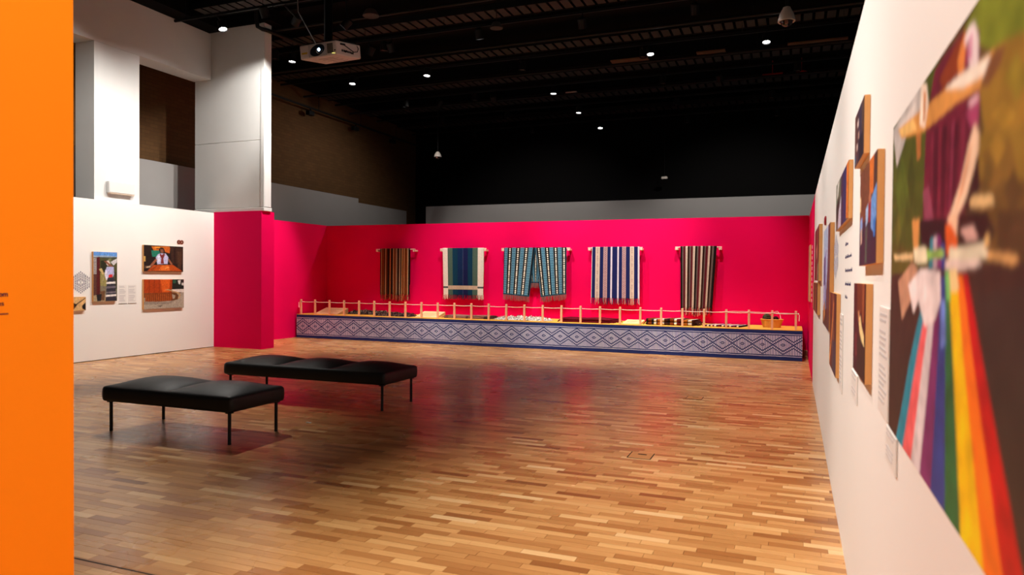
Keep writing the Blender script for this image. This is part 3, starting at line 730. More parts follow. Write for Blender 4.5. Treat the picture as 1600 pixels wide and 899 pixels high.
ordn = ['first', 'second', 'third', 'fourth', 'fifth', 'sixth', 'seventh', 'eighth', 'ninth', 'tenth', 'eleventh', 'twelfth', 'thirteenth', 'fourteenth']
NP = 28; p0x, p1x = -12.06, 0.058
for i in range(NP):
    x = p0x + (p1x - p0x) * i / (NP - 1)
    side = 'from the left end of the rope' if i < 14 else 'from the right end of the rope'
    k = i if i < 14 else NP - 1 - i
    lab = ('leftmost' if i == 0 else 'rightmost' if i == NP - 1 else ordn[k])
    t = thing('barrier_post', 'pale wooden rope post on the platform edge, ' + lab + (' ' + side if 0 < i < NP - 1 else ' of the row'), 'post', (x, 15.45, ZT), 0, 'rope posts along the platform')
    o = bpy.data.objects.new('post', post_me); COL.objects.link(o); o.parent = t
    o = bpy.data.objects.new('eyelet', eye_me); COL.objects.link(o); o.parent = t
b = MB(); pts = []
for i in range(NP - 1):
    for k in range(5):
        f = k / 5; x = p0x + (p1x - p0x) * (i + f) / (NP - 1)
        pts.append((x, 15.45, ZT + 0.325 - 0.010 * math.sin(PI * f)))
pts.append((p1x, 15.45, ZT + 0.325))
b.tube(pts, 0.0075, 6)
b.tube([(p0x, 15.45, ZT+.325), (p0x - 0.035, 15.45, ZT+.325), (p0x - 0.055, 15.43, ZT+.30), (p0x - 0.05, 15.43, ZT+.17)], 0.007, 6)
b.tube([(p1x, 15.45, ZT+.325), (p1x + 0.035, 15.45, ZT+.326), (p1x + 0.065, 15.43, ZT+.30), (p1x + 0.06, 15.43, ZT+.18)], 0.007, 6)
b.tube([(p1x - 0.9, 15.418, ZT+.345), (p1x - 0.5, 15.418, ZT+.335), (p1x, 15.418, ZT+.328), (p1x + 0.04, 15.414, ZT+.327)], 0.006, 6)
b.tube([(p1x - 1.62, 15.45, ZT+.316), (p1x - 1.5, 15.418, ZT+.325), (p1x - 1.2, 15.418, ZT+.345), (p1x - 0.9, 15.418, ZT+.345)], 0.006, 6)
b.lathe([(0.0, -0.016), (0.014, -0.008), (0.016, 0), (0.014, 0.008), (0.0, 0.016)], 8, (p1x + 0.045, 15.45, ZT + .325))
tag(b.build('barrier_rope', M_ROPE, None, True), 'thin pale rope threaded through all the platform posts', 'rope')

# ------------------------------------------------------------------ woven pieces hung on the pink wall
M_CLOTH = painted('woven_cloth', 0.9, 0.1, 0.35, (420, 420, 420))
M_FRINGE = painted('fringe_threads', 0.9, 0.1)
M_RODW = plain('pale_rod_wood', (246, 214, 196), 0.5, 0.3)
def stripes(lst):
    ed = np.array([e for e, c in lst]); cc = np.array([lin(c) for e, c in lst])
    def f(U, V):
        i = np.clip(np.searchsorted(ed, np.clip(U, 0, 0.9999), 'right'), 0, len(lst) - 1)
        return cc[i].copy()
    return f
def rail(name_x0, name_x1, label):
    cx = (name_x0 + name_x1) / 2; L = name_x1 - name_x0
    t = thing('hanging_rod', label, 'rod', (cx, 16.6, 2.36), 0, 'wall rods holding the weavings')
    b = MB(); b.tube([(-L/2, 0, -0.014), (L/2, 0, -0.014)], 0.014, 10); b.build('rod', M_RODW, t, True, 40)
    for s in (-1, 1):
        x = s * (L/2 - 0.036)
        b = MB(); b.box((x - 0.035, -0.02, -0.075), (x + 0.035, 0.15, -0.03), 0.006); b.build('bracket', M_RODW, t)
    return t
def drape(parent, x0, x1, bx0, bx1, zl, fr, colf, amp=0.012, nf=9, seed=0, yo=-0.024, zr=None, over=True, nz=70, nx=160, jag=0.0, name='cloth', frcol=None, nstr=60):
    """cloth from the rod down by zl (left edge) and zr (right edge), fringe fr long"""
    zr = zl if zr is None else zr
    rg = np.random.default_rng(seed)
    U, V = np.meshgrid(np.linspace(0, 1, nx), np.linspace(0, 1, nz))
    jg = jag * np.interp(U, np.linspace(0, 1, 40), rg.random(40))
    L = zl + (zr - zl) * U + jg
    X = (x0 + (x1 - x0) * U) * (1 - V) + (bx0 + (bx1 - bx0) * U) * V
    ph = rg.uniform(0, 6, 4)
    fold = np.sin(2*PI*nf*U + ph[0] + 0.8*np.sin(3*U + ph[1])) * 0.7 + 0.3 * np.sin(2*PI*nf*2.3*U + ph[2])
    Y = yo - amp * (0.25 + 0.75 * V) * (fold + 1)
    Z = 0.006 - V * L
    P = np.stack([X, Y, Z], -1); C = colf(U, V)
    C = C * (1 + 0.07 * rg.standard_normal((nz, nx, 1)) + 0.05 * rg.standard_normal((1, nx, 1)))
    C = np.clip(C, 0, 1)
    if over:
        # wrap over the rod and a short fall behind it
        A = np.linspace(PI, 0, 6)[:-1]
        rows = []
        hb = 0.8 * zl
        for y, z in [(0.02, -hb), (0.02, -hb*.5), (0.02, -0.02)] + [(0.02*math.cos(PI - a) if False else -0.022*math.cos(a), 0.006 + 0.004*math.sin(a)) for a in A[::-1]][::1]:
            fb_ = min(1.0, max(0.0, -z / zl)); xa_ = x0 + (bx0 - x0) * fb_ + 0.01; xb_ = x1 + (bx1 - x1) * fb_ - 0.01
            rows.append(np.stack([xa_ + (xb_ - xa_) * U[0], np.full(nx, y), np.full(nx, z)], -1))
        rows = np.array(rows)
        rows = rows[np.argsort(-rows[:, 0, 1] * 1.0 + 0, kind='stable')]
        P = np.concatenate([rows, P], 0); C = np.concatenate([np.repeat(C[:1], len(rows), 0), C], 0)
    b = MB(); b.grid(P, C); o = b.build(name, M_CLOTH, parent, True)
    md = o.modifiers.new('thickness', 'SOLIDIFY'); md.thickness = 0.005; md.offset = 0
    if fr > 0:
        b = MB()
        for k in range(nstr):
            u = (k + 0.5) / nstr
            i = min(nx - 1, int(u * nx))
            p = Vector(P[-1, i]); c = C[-1, i] if frcol is None else np.array(lin(frcol)) * rg.uniform(0.75, 1.2)
            l = fr * rg.uniform(0.75, 1.1)
            q = p + Vector((rg.normal(0, 0.012), rg.normal(0, 0.006), -l))
            m = (p + q) / 2 + Vector((rg.normal(0, 0.008), rg.normal(0, 0.004), 0))
            b.tube([p + Vector((0, 0, 0.01)), m, q], [0.0055, 0.005, 0.003], 4, tuple(c * rg.uniform(0.7, 1.1)))
        stuff(b.build('fringe', M_FRINGE, o))
    return o
BLK, TAN, RUST, DK = (24, 16, 14), (178, 138, 96), (112, 54, 22), (46, 24, 16)
s1 = stripes([(.03, BLK), (.055, TAN), (.14, RUST), (.17, DK), (.20, TAN), (.24, RUST), (.33, DK), (.36, (190, 116, 62)), (.44, DK), (.47, TAN), (.53, RUST), (.58, (150, 120, 92)),
              (.65, DK), (.69, (150, 122, 96)), (.73, DK), (.76, (196, 150, 96)), (.80, RUST), (.83, (190, 146, 96)), (.92, RUST), (.96, (200, 170, 130)), (1.0, BLK)])
WH, GN, TL, NV = (236, 226, 214), (78, 102, 90), (18, 58, 82), (26, 30, 74)
s2b = stripes([(.125, WH), (.245, GN), (.37, TL), (.495, (20, 42, 82)), (.505, (66, 76, 110)), (.62, NV), (.735, TL), (.86, GN), (1.0, WH)])
def s2(U, V):
    C = s2b(U, V); band = (V > 0.80) & (V < 0.885); mid = (U > .125) & (U < .86)
    C[band & mid] = lin((198, 178, 154)); C[(V > 0.825) & (V < 0.862) & ~mid] = lin((78, 84, 86))
    C[(V > 0.45) & (V < 0.9) & (np.abs(U - 0.5) < 0.13)] *= 0.92
    return C
def s3(unit, off=0.0, hem=True):
    def f(U, V):
        C = np.zeros(U.shape + (3,)); a = (U / unit + off) % 1.0; zz = V * 22
        blue = np.abs(((a / 0.43) * 2 % 1) - 0.5) + np.abs((zz * 0.9) % 1 - 0.5)
        C[:] = lin((98, 150, 174)); C[(blue < 0.36)] = lin((48, 88, 122)); C[(np.abs(blue - 0.62) < 0.06)] = lin((84, 134, 160))
        chk = (a > 0.43)
        pos = (a - 0.43) / 0.57; ck = ((zz * 1.6) % 1) > 0.5
        C[chk] = lin((14, 18, 24))
        C[chk & (np.abs(pos - 0.5) < 0.15) & (((zz * 1.15) % 1) > 0.36)] = lin((244, 238, 220))
        C[chk & (np.abs(pos - 0.5) > 0.46) & (((zz * 1.6) % 1) > 0.62)] = lin((190, 190, 176))
        if hem: C[V > 0.965] = lin((26, 66, 88))
        C[U < 0.02] = lin((26, 66, 88)); C[U > 0.98] = lin((26, 66, 88))
        return C
    return f
CR, PK, LL = (214, 194, 176), (196, 160, 158), (214, 206, 220)
NV4 = (28, 34, 84)
s4b = stripes([(.012, LL), (.08, NV4), (.17, CR), (.25, NV4), (.33, PK), (.40, NV4), (.435, LL), (.54, NV4), (.575, LL), (.64, NV4), (.72, PK), (.80, NV4), (.89, CR), (.965, NV4), (1.0, LL)])
def s4(U, V):
    C = s4b(U, V); z = V * 34
    spk = (np.abs((z % 1) - 0.5) < 0.2)
    for lo, hi in ((.08, .17), (.80, .89)):
        C[spk & (np.abs(U - (lo + hi) / 2) < 0.016)] = lin((150, 120, 120))
    for lo, hi in ((.25, .33), (.64, .72)):
        dd = np.abs((U - (lo + hi) / 2) / 0.04) + np.abs((z * .8) % 1 - 0.5)
        C[(dd > 0.45) & (dd < 0.75) & (U > lo) & (U < hi)] = lin((120, 84, 104))
    return C
MR, GY = (92, 28, 36), (110, 96, 92)
s5 = stripes([(.05, BLK), (.08, GY), (.14, MR), (.20, CR), (.25, DK), (.29, GY), (.35, MR), (.41, CR), (.46, BLK), (.50, GY), (.56, MR), (.62, CR), (.67, DK), (.70, GY), (.77, MR), (.83, CR), (.88, DK), (.93, GY), (1.0, BLK)])

def weaving(cx, label):
    return thing('weaving', label, 'textile', (cx, 16.6, 2.36), 0, 'weavings hung on the pink wall')
rail(-10.49, -9.293, 'pale wooden wall rod holding the brown striped cloth')
t = weaving(-9.89, 'narrow brown and tan striped shawl hung at the left end of the row')
drape(t, -0.455, 0.445, -0.455, 0.445, 1.19, 0.17, s1, 0.012, 10, 1, jag=0.05, nstr=80)
rail(-8.555, -7.248, 'pale wooden wall rod holding the white edged green and navy cloth')
t = weaving(-7.885, 'cloth with white edges, green bands and a navy centre, second from the left')
drape(t, -0.59, 0.575, -0.555, 0.57, 1.20, 0.12, s2, 0.005, 3, 2, nz=110, frcol=None, nstr=90)
rail(-6.827, -5.035, 'longest pale wooden wall rod, holding the two pale blue patterned flaps')
t = weaving(-5.93, 'pale blue patterned cloth parted into two splayed flaps, centre of the row')
drape(t, -0.82, 0.0, -0.84, -0.14, 1.165, 0.13, s3(0.27), 0.008, 4, 3, zr=1.22, nz=110, frcol=(150, 104, 106), nstr=60, over=False, name='left_flap')
drape(t, 0.0, 0.81, 0.16, 0.815, 1.22, 0.13, s3(0.27, 0.3), 0.008, 4, 4, zr=1.14, nz=110, frcol=(150, 104, 106), nstr=60, over=False, name='right_flap')
drape(t, -0.81, 0.80, -0.25, 0.25, 0.88, 0.13, s3(0.14, 0.1), 0.005, 4, 5, nz=90, frcol=(150, 104, 106), nstr=60, yo=0.024, over=False, name='back_panel')
rail(-4.587, -3.279, 'pale wooden wall rod holding the navy and cream striped cloth')
t = weaving(-3.915, 'navy and cream striped cloth with narrow lilac lines, fourth from the left')
drape(t, -0.57, 0.57, -0.58, 0.585, 1.21, 0.15, s4, 0.007, 4, 6, nz=130, nx=220, nstr=70)
rail(-2.529, -1.497, 'pale wooden wall rod holding the maroon and cream shawl')
t = weaving(-2.005, 'narrow maroon, grey and cream striped shawl tapering downward, right end of the row')
drape(t, -0.40, 0.40, -0.38, 0.32, 1.36, 0.18, s5, 0.014, 9, 7, jag=0.06, nstr=70)

# ------------------------------------------------------------------ things on the platform
M_STAND = plain('pale_plywood', (246, 204, 152), 0.6, 0.3, 0.06, 4)
def wedge(x0, x1, y0, y1, h, label, card=True):
    t = thing('label_stand', label, 'stand', ((x0+x1)/2, (y0+y1)/2, ZT), 0, 'sloped label stands on the platform')
    w, d = (x1-x0)/2, (y1-y0)/2
    b = MB(); b.add([(-w,-d,0),(w,-d,0),(w,d,0),(-w,d,0),(-w,-d,0.012),(w,-d,0.012),(w,d,h),(-w,d,h)],
                    [(0,3,2,1),(4,5,6,7),(0,1,5,4),(1,2,6,5),(2,3,7,6),(3,0,4,7)])
    b.build('board', M_STAND, t)
    sl = (h - 0.012) / (2 * d)
    b = MB()
    for k in range(6):
        y = -d + 0.1 + k * (2*d - 0.2) / 5.5; z = 0.0125 + (y + d) * sl
        b.box((-w*.75, y, z), (w*(.75 if k % 3 else .4), y + 0.012, z + 0.0012 + 0.012*sl))
    stuff(b.build('lettering', plain('faint_print', (206, 166, 124), 0.7), t))
wedge(-11.75, -11.05, 15.62, 16.12, 0.15, 'pale sloped label stand at the left end of the platform')
wedge(-8.72, -8.12, 15.58, 16.05, 0.13, 'pale sloped label stand between the dark knitted heaps and the grey cloth')
wedge(-3.52, -3.12, 15.62, 16.15, 0.07, 'low pale label stand right of the flat maroon cloth')

def heap(x0, x1, y0, y1, h, cols, label, seed, dens=26):
    t = thing('knitted_heap', label, 'textile', ((x0+x1)/2, (y0+y1)/2, ZT + 0.006))
    rg = random.Random(seed); rn = np.random.default_rng(seed)
    w, d = (x1-x0)/2, (y1-y0)/2
    nx, ny_ = 90, 34
    U, V = np.meshgrid(np.linspace(-1, 1, nx), np.linspace(-1, 1, ny_))
    bump = np.zeros_like(U)
    for _ in range(60):
        cx, cy, r = rn.uniform(-1, 1), rn.uniform(-1, 1), rn.uniform(.06, .16)
        bump = np.maximum(bump, np.exp(-(((U-cx)*w/d*0.9)**2*.25 + ((V-cy))**2)/r**2 * 1.0) * rn.uniform(.6, 1))
    env = np.clip(1 - np.abs(U)**6, 0, 1) * np.clip(1 - np.abs(V)**4, 0, 1)
    Z = h * env * (0.45 + 0.55 * bump)

    P = np.stack([U*w + 0.02*rn.standard_normal(U.shape)*(1-env), V*d, Z], -1)
    cl = np.array([lin(c) for c in cols]); idx = rn.integers(0, len(cols), U.shape)
    C = cl[idx] * rn.uniform(.6, 1.2, U.shape + (1,))
    b = MB(); b.grid(P, np.clip(C, 0, 1)); b.build('body', M_CLOTH, t, True)
    b = MB()
    for _ in range(dens * 10):
        x, y = rg.uniform(-w, w) * .97, rg.uniform(-d, d) * .95
        i, j = int((x/w+1)/2*(nx-1)), int((y/d+1)/2*(ny_-1))
        z = Z[j, i]; a = rg.uniform(0, 6.28); r = rg.uniform(.012, .03)
        c = tuple(np.clip(cl[rg.randrange(len(cols))] * rg.uniform(.7, 1.25), 0, 1))
        b.tube([(x + r*math.cos(a), y + r*math.sin(a), max(z - .004, 0.004)), (x, y, z + r*.8 + .006), (x - r*math.cos(a), y - r*math.sin(a), max(z - .004, 0.004))], 0.006, 4, c)
    stuff(b.build('loops', M_FRINGE, t))
    return t
heap(-11.0, -9.8, 15.95, 16.32, 0.12, [(34, 26, 26), (60, 44, 40), (24, 24, 30), (150, 130, 116), (96, 64, 54)], 'dark knitted heap beside the left end label stand', 3)
heap(-9.9, -8.85, 15.56, 15.94, 0.10, [(32, 24, 24), (70, 40, 34), (24, 24, 30), (140, 120, 110), (110, 60, 46)], 'dark knitted heap in front, left of the second label stand', 4)
heap(-6.62, -5.25, 15.62, 16.02, 0.10, [(240, 232, 220), (226, 214, 200), (90, 80, 74), (200, 186, 170), (250, 246, 238)], 'white and grey looped heap below the pale blue weaving', 5)

def folded(x0, x1, y0, y1, layers, th, colf, label, lean=0.0, seed=0, fringe=False, nx=120):
    """cloth folded over and over: a serpentine section seen from its front edge"""
    t = thing('folded_cloth', label, 'textile', ((x0+x1)/2, (y0+y1)/2, ZT))
    w, d = (x1-x0)/2, (y1-y0)/2; rn = np.random.default_rng(seed)
    prof = []
    for k in range(layers):
        z = th * (0.5 + k)
        ys = np.linspace(d, -d, 10) if k % 2 == 0 else np.linspace(-d, d, 10)
        prof += [(y, z) for y in ys]
        s = -1 if k % 2 == 0 else 1
        if k < layers - 1:
            prof += [(s*(d + th/2*math.sin(a)), z + th/2 - th/2*math.cos(a)) for a in (PI*.25, PI*.5, PI*.75)]
    prof = np.array(prof)
    U, K = np.meshgrid(np.linspace(0, 1, nx), np.arange(len(prof)))
    sag = 1 + 0.10 * np.sin(U * 9 + seed) * (prof[:, 1][:, None] / (th*layers))
    P = np.stack([(U*2-1)*w + lean*prof[:, 0][:, None], np.repeat(prof[:, :1], nx, 1), prof[:, 1][:, None]*sag], -1)
    C = np.clip(colf(U, K / len(prof)) * rn.uniform(.85, 1.1, U.shape + (1,)), 0, 1)
    b = MB(); b.grid(P[:, ::-1], C[:, ::-1]); o = b.build('cloth', M_CLOTH, t, True)
    md = o.modifiers.new('thickness', 'SOLIDIFY'); md.thickness = th * 0.7; md.offset = 0
    if fringe:
        b = MB()
        for k in range(40):
            s = -1 if k % 2 else 1
            y = rn.uniform(-d, d); z = th*layers*rn.uniform(.3, .9); c = tuple(colf(np.array([[0.02 if s < 0 else .98]]), np.array([[.5]]))[0, 0])
            x = s*w + lean*y
            b.tube([(x - s*.01, y, z), (x + s*.05, y + rn.normal(0, .02), z*.6), (x + s*.09, y + rn.normal(0, .02), 0.006)], 0.005, 4, c)
        stuff(b.build('fringe', M_FRINGE, o))
    return t
folded(-7.95, -6.78, 15.66, 16.2, 3, 0.022, stripes([(.1, (120, 84, 76)), (.5, (146, 104, 92)), (.55, (90, 62, 58)), (.9, (140, 98, 86)), (1.0, (70, 46, 44))]), 'thin grey brown folded cloth left of the white looped heap', 0, 1, True)
folded(-4.9, -3.76, 15.6, 16.15, 4, 0.024, stripes([(1.0, (92, 10, 26))]), 'flat folded plain maroon cloth on the platform', 0.15, 2, True)
pal = [(36, 22, 18), (120, 54, 20), (28, 28, 38), (222, 212, 196), (96, 24, 20), (40, 34, 36), (168, 96, 30), (30, 30, 44), (200, 190, 176), (60, 30, 24)]
rr = random.Random(9); lst = []; e = 0; kk = 0
while e < 1:
    e += rr.choice((.015, .05, .075)); lst.append((min(e, 1.0), pal[kk % len(pal)])); kk += 1
folded(-2.93, -1.93, 15.62, 16.05, 4, 0.036, stripes(lst), 'thick multicoloured striped cloth folded in two rolls on the platform', 0.25, 3, True, 200)
pal2 = [(120, 24, 54), (60, 26, 40), (240, 226, 216), (40, 34, 44), (236, 200, 150), (110, 22, 60), (246, 236, 230), (70, 50, 70)]
lst2 = [((k + 1) / 20, pal2[k % 8]) for k in range(20)]
folded(-1.70, -0.95, 15.66, 16.12, 2, 0.02, stripes(lst2), 'low cloth with maroon, black and white slanting stripes, left of the basket', 0.3, 4)

# basket of wool
M_WICKER = plain('orange_wicker', (238, 168, 74), 0.6, 0.3, 0.25, 30)
bk = thing('basket', 'oval orange wicker basket at the right end of the platform', 'basket', (-0.41, 15.98, ZT))
b = MB(); NB = 48
for k in range(13):
    z = 0.0105 + k * 0.0128; r = 0.17 + 0.045 * (k / 12)
    ring = [(r * math.cos(a) * (1 + .012*((i + k) % 2)), r * .62 * math.sin(a) * (1 + .012*((i + k) % 2)), z) for i, a in enumerate(np.linspace(0, 2*PI, NB + 1))]
    b.tube(ring, 0.008, 5, None, False)
b.build('woven_wall', M_WICKER, bk, True)
b = MB(); b.tube([(.222*math.cos(a), .222*.62*math.sin(a), .17) for a in np.linspace(0, 2*PI, 41)], 0.012, 6, None, False); b.build('rim', M_WICKER, bk, True)
b = MB(); b.lathe([(0.0, 0.004), (0.168, 0.004), (0.168, 0.012), (0, 0.012)], 24)
b.v = [(x, y*.62, z) for x, y, z in b.v]; b.build('base', M_WICKER, bk)
def ball(x, y, z, r, c, label, top=None):
    t = thing('wool_ball', label, 'wool', (x, y, z), 0, None)
    b = MB(); rg = random.Random(int(x*1e4)); cl = lin(c)
    b.lathe([(r*.93*math.sin(a), -r*.93*math.cos(a)) for a in np.linspace(0, PI, 9)], 14, (0,0,0), None, tuple(cl*.6))
    o = b.build('core', M_FRINGE, t, True)
    b = MB()
    for k in range(26):
        ax = Vector((rg.gauss(0,1), rg.gauss(0,1), rg.gauss(0,1))).normalized(); m = ax.to_track_quat('Z', 'Y').to_matrix()
        h_ = rg.uniform(-.6, .6) * r; q_ = math.sqrt(r*r - h_*h_)
        b.tube([m @ Vector((q_*math.cos(a), q_*math.sin(a), h_)) for a in np.linspace(0, 2*PI, 17)], r*.06, 4, tuple(np.clip(cl*rg.uniform(.7,1.2), 0, 1)), False)
    stuff(b.build('strands', M_FRINGE, t, True))
ball(-0.51, 16.0, ZT + 0.20, 0.085, (92, 84, 58), 'mossy grey green wool ball at the left in the basket')
ball(-0.335, 16.0, ZT + 0.175, 0.06, (70, 24, 30), 'dark red wool ball at the right in the basket')
ball(-0.405, 15.91, ZT + 0.14, 0.045, (226, 132, 40), 'small orange wool ball at the front in the basket')
b = MB(); b.tube([(-0.40, 15.99, ZT+.25), (-0.36, 15.98, ZT+.33), (-0.30, 15.98, ZT+.345), (-0.25, 15.97, ZT+.28), (-0.235, 15.95, ZT+.19)], 0.007, 5)
tag(b.build('yarn_strand', plain('pale_yarn', (240, 190, 186), 0.9), None, True), 'loop of pale pink yarn arching over the basket', 'yarn')

# ------------------------------------------------------------------ photographs
M_PLY = plain('plywood_edge', (226, 166, 102), 0.6, 0.25, 0.12, 12)
M_PRINT = painted('photo_print', 0.55, 0.3)
def mottle(C, seed, amp=0.06):
    rg = np.random.default_rng(seed + 100)
    for k, a in ((2, amp), (6, amp * 1.4)):
        q = blur(rg.standard_normal(C.shape[:2] + (1,)).repeat(3, 2), k); q /= q.std()
        C = C * (1 + a * q)
    return np.clip(C, 0, 1)
def photo(axis, wallx, ya, yb, z0, z1, thick, spec, base, label, res, seed, soft=1, group=None, flip=False):
    """boxed photographic panel on a side wall; picture u runs to the viewer's right"""
    t = thing('photo_panel', label, 'photograph', (wallx, (ya+yb)/2, z0), 0, group)
    s = 1 if axis == 'left' else -1
    w, h = abs(yb-ya)/2, z1-z0
    b = MB(); b.box((0, -w, 0), (s*thick, w, h)) if s > 0 else b.box((-thick, -w, 0), (0, w, h))
    b.build('panel', M_PLY, t)
    nx, nz = (int(v * 1.8) for v in res)
    C, U, V = paint(nx, nz, base, spec, soft=soft + 1, seed=seed)
    C = mottle(C, seed)
    # left wall: viewer's right is +y; right wall: viewer's right is -y
    Y = (U/100*2-1)*w*s; Z = h*(1-V/100); X = np.full(U.shape, s*(thick+0.0012))
    b = MB(); b.grid(np.stack([X, Y, Z], -1)[::-1], C[::-1]); b.build('print', M_PRINT, t)
    return t
P1 = [((96,152,222),[(0,0),(100,0),(100,9),(0,9)]),((150,170,190),[(0,8),(60,7),(100,9),(100,12),(0,11)]),((70,76,60),[(0,11),(100,10),(100,16),(0,15)]),
      ((78,80,48),[(25,12),(100,14),(100,48),(25,45)]),((40,44,28),[(30,18),(60,16),(55,40),(30,42)]),((120,124,84),[(60,14),(75,12),(70,30)]),((158,150,146),[(0,12),(14,12),(14,46),(0,46)]),
      ((92,58,50),[(0,45),(15,45),(20,88),(0,88)]),((150,140,84),[(28,42),(56,46),(54,70),(28,68)]),((128,118,96),[(28,68),(56,70),(52,100),(28,100)]),((60,60,38),[(86,40),(100,40),(100,75),(90,75)]),
      ((170,150,116),[(0,88),(50,84),(50,100),(0,100)]),((110,76,50),[(28,80),(48,78),(46,98),(30,98)]),((84,24,26),[(13,11),(26,10),(28,60),(27,90),(13,90)]),((32,32,36),[(12,86),(34,85),(31,99),(15,99)]),
      ((206,204,206),[(72,20),(100,12),(100,20),(84,27)]),((176,160,120),[(34,62),(48,40),(52,38),(38,60)]),((206,180,120),[(22,35),(34,33),(44,44),(38,46)]),
      ((226,214,204),[(52,18),(64,17),(70,23),(60,28),(54,25)]),((140,84,62),[(42,18),(54,18),(72,25),(84,30),(76,33),(58,25)]),((188,188,228),[(48,38),(56,30),(72,30),(85,30),(87,45),(80,51),(62,53),(52,50)]),((226,222,240),[(46,42),(54,36),(60,52),(54,58),(48,50)]),
      ((200,42,40),[(63,46),(80,45),(80,51),(63,52)]),((48,48,58),[(60,52),(86,51),(92,70),(97,100),(50,100),(54,70)]),((240,232,226),[(54,61),(92,60),(93,64),(53,65)]),((112,106,116),[(52,70),(94,69),(94,73),(52,74)]),
      ((120,112,118),[(52,81),(95,80),(95,83),(52,84)]),((236,228,222),[(51,87),(96,86),(97,90),(51,91)])]
P2 = [((206,110,32),[(18,4),(64,2),(64,14),(24,20)]),((240,160,60),[(26,6),(40,5),(38,9),(26,10)]),((96,52,24),[(30,11),(46,10),(46,14),(30,14)]),((32,122,98),[(18,20),(40,18),(40,42),(20,44)]),((196,96,34),[(50,6),(66,6),(64,28),(52,24)]),
      ((58,38,28),[(66,4),(100,6),(100,70),(70,66)]),((40,24,18),[(74,8),(80,8),(80,66),(76,66)]),((74,50,34),[(84,20),(96,20),(94,90),(86,90)]),((200,160,84),[(0,42),(4,42),(4,62),(0,62)]),((96,70,50),[(2,78),(14,80),(16,88),(2,88)]),
      ((24,16,14),[(37,14),(42,6),(48,8),(51,16),(50,24),(38,24)]),((128,80,58),[(40,13),(48,13),(49,24),(45,30),(41,25)]),((190,190,226),[(29,46),(34,34),(42,29),(54,30),(61,44),(59,70),(33,72)]),((226,226,244),[(33,42),(38,36),(40,60),(34,66)]),
      ((128,48,50),[(40,28),(44,36),(50,29),(52,34),(48,50),(50,70),(41,70),(43,48),(39,38)]),((150,92,66),[(29,50),(33,56),(20,80),(10,84),(14,78)]),((150,92,66),[(60,48),(63,50),(72,70),(68,74),(62,60)]),((206,180,150),[(6,82),(16,78),(16,84),(6,86)]),
      ((186,78,24),[(24,75),(73,73),(98,98),(8,98)]),((222,110,42),[(44,76),(60,75),(66,96),(36,96)]),((246,160,80),[(50,88),(62,80),(64,83),(52,90)]),((150,60,18),[(14,92),(30,78),(33,78),(20,97)])]
P3 = [((170,62,16),[(0,0),(70,0),(68,46),(0,46)])] + [((138 + 30*(k % 2), 46 + 14*(k % 2), 12), [(k*6, 0), (k*6+2, 0), (k*6+1.6, 46), (k*6+.2, 46)]) for k in range(12)] + \
     [((216,92,28),[(40,0),(64,0),(62,44),(44,44)]),((28,34,30),[(70,0),(100,0),(100,36),(70,34)]),((40,90,66),[(72,2),(80,2),(78,14),(72,14)]),((220,214,206),[(84,4),(92,2),(90,18),(86,16)]),((214,206,196),[(94,12),(100,12),(100,22),(94,20)]),
      ((220,210,200),[(68,35),(100,34),(100,46),(70,44)]),((170,156,138),[(0,62),(100,46),(100,100),(0,100)]),((146,132,118),[(0,74),(60,78),(70,72),(74,78),(60,86),(0,84)]),((132,60,22),[(2,50),(30,46),(68,44),(72,74),(40,76),(3,74)])] + \
     [((166,84,34), [(4+k*5, 50), (5.6+k*5, 50), (6.4+k*5, 74), (4.6+k*5, 74)]) for k in range(13)] + \
     [((100,62,34),[(66,50),(80,47),(86,56),(84,70),(72,74),(66,70),(76,66),(78,56)]),((188,150,104),[(48,36),(60,34),(88,46),(92,56),(88,68),(84,68),(88,56),(84,49),(60,38)]),((96,84,74),[(30,90),(46,88),(40,94)])]
P0 = [((222,178,118),[(0,0),(100,0),(100,100),(0,100)]),((24,18,18),[(0,70),(20,30),(60,55),(40,95),(0,95)]),((150,30,40),[(0,55),(20,20),(30,28),(12,62)]),((24,18,18),[(92,50),(100,40),(100,100),(84,88),(82,66)]),((70,40,24),[(52,52),(96,8),(99,12),(56,58)])]
LG = 'boxed photographs on the left white wall'
XL = -12.1885
photo('left', XL, 9.52, 10.02, 1.115, 2.05, 0.045, P1, (110,106,82), 'tall photograph of a person in a dark banded skirt beside a maroon post', (56, 104), 1, 1, LG)
photo('left', XL, 10.63, 11.62, 1.69, 2.225, 0.045, P2, (34,24,20), 'upper right photograph of a weaver behind an orange warp, left white wall', (110, 62), 2, 1, LG)
photo('left', XL, 10.63, 11.64, 0.925, 1.53, 0.045, P3, (120,70,40), 'lower right photograph of a roll of orange yarn, left white wall', (110, 68), 3, 1, LG)
photo('left', XL, 8.95, 9.365, 0.96, 1.21, 0.045, P0, (222,178,118), 'small beige photograph half hidden by the orange wall edge', (40, 26), 4, 1, LG)

RG = 'boxed photographs on the right white wall'
XR = 0.2995
rn_ = random.Random(31)
def strips(cols, slant=0):
    n = len(cols); return [(c, [(100*i/n, 0), (100*(i+1)/n, 0), (100*(i+1)/n + slant, 100), (100*i/n + slant, 100)]) for i, c in enumerate(cols)]
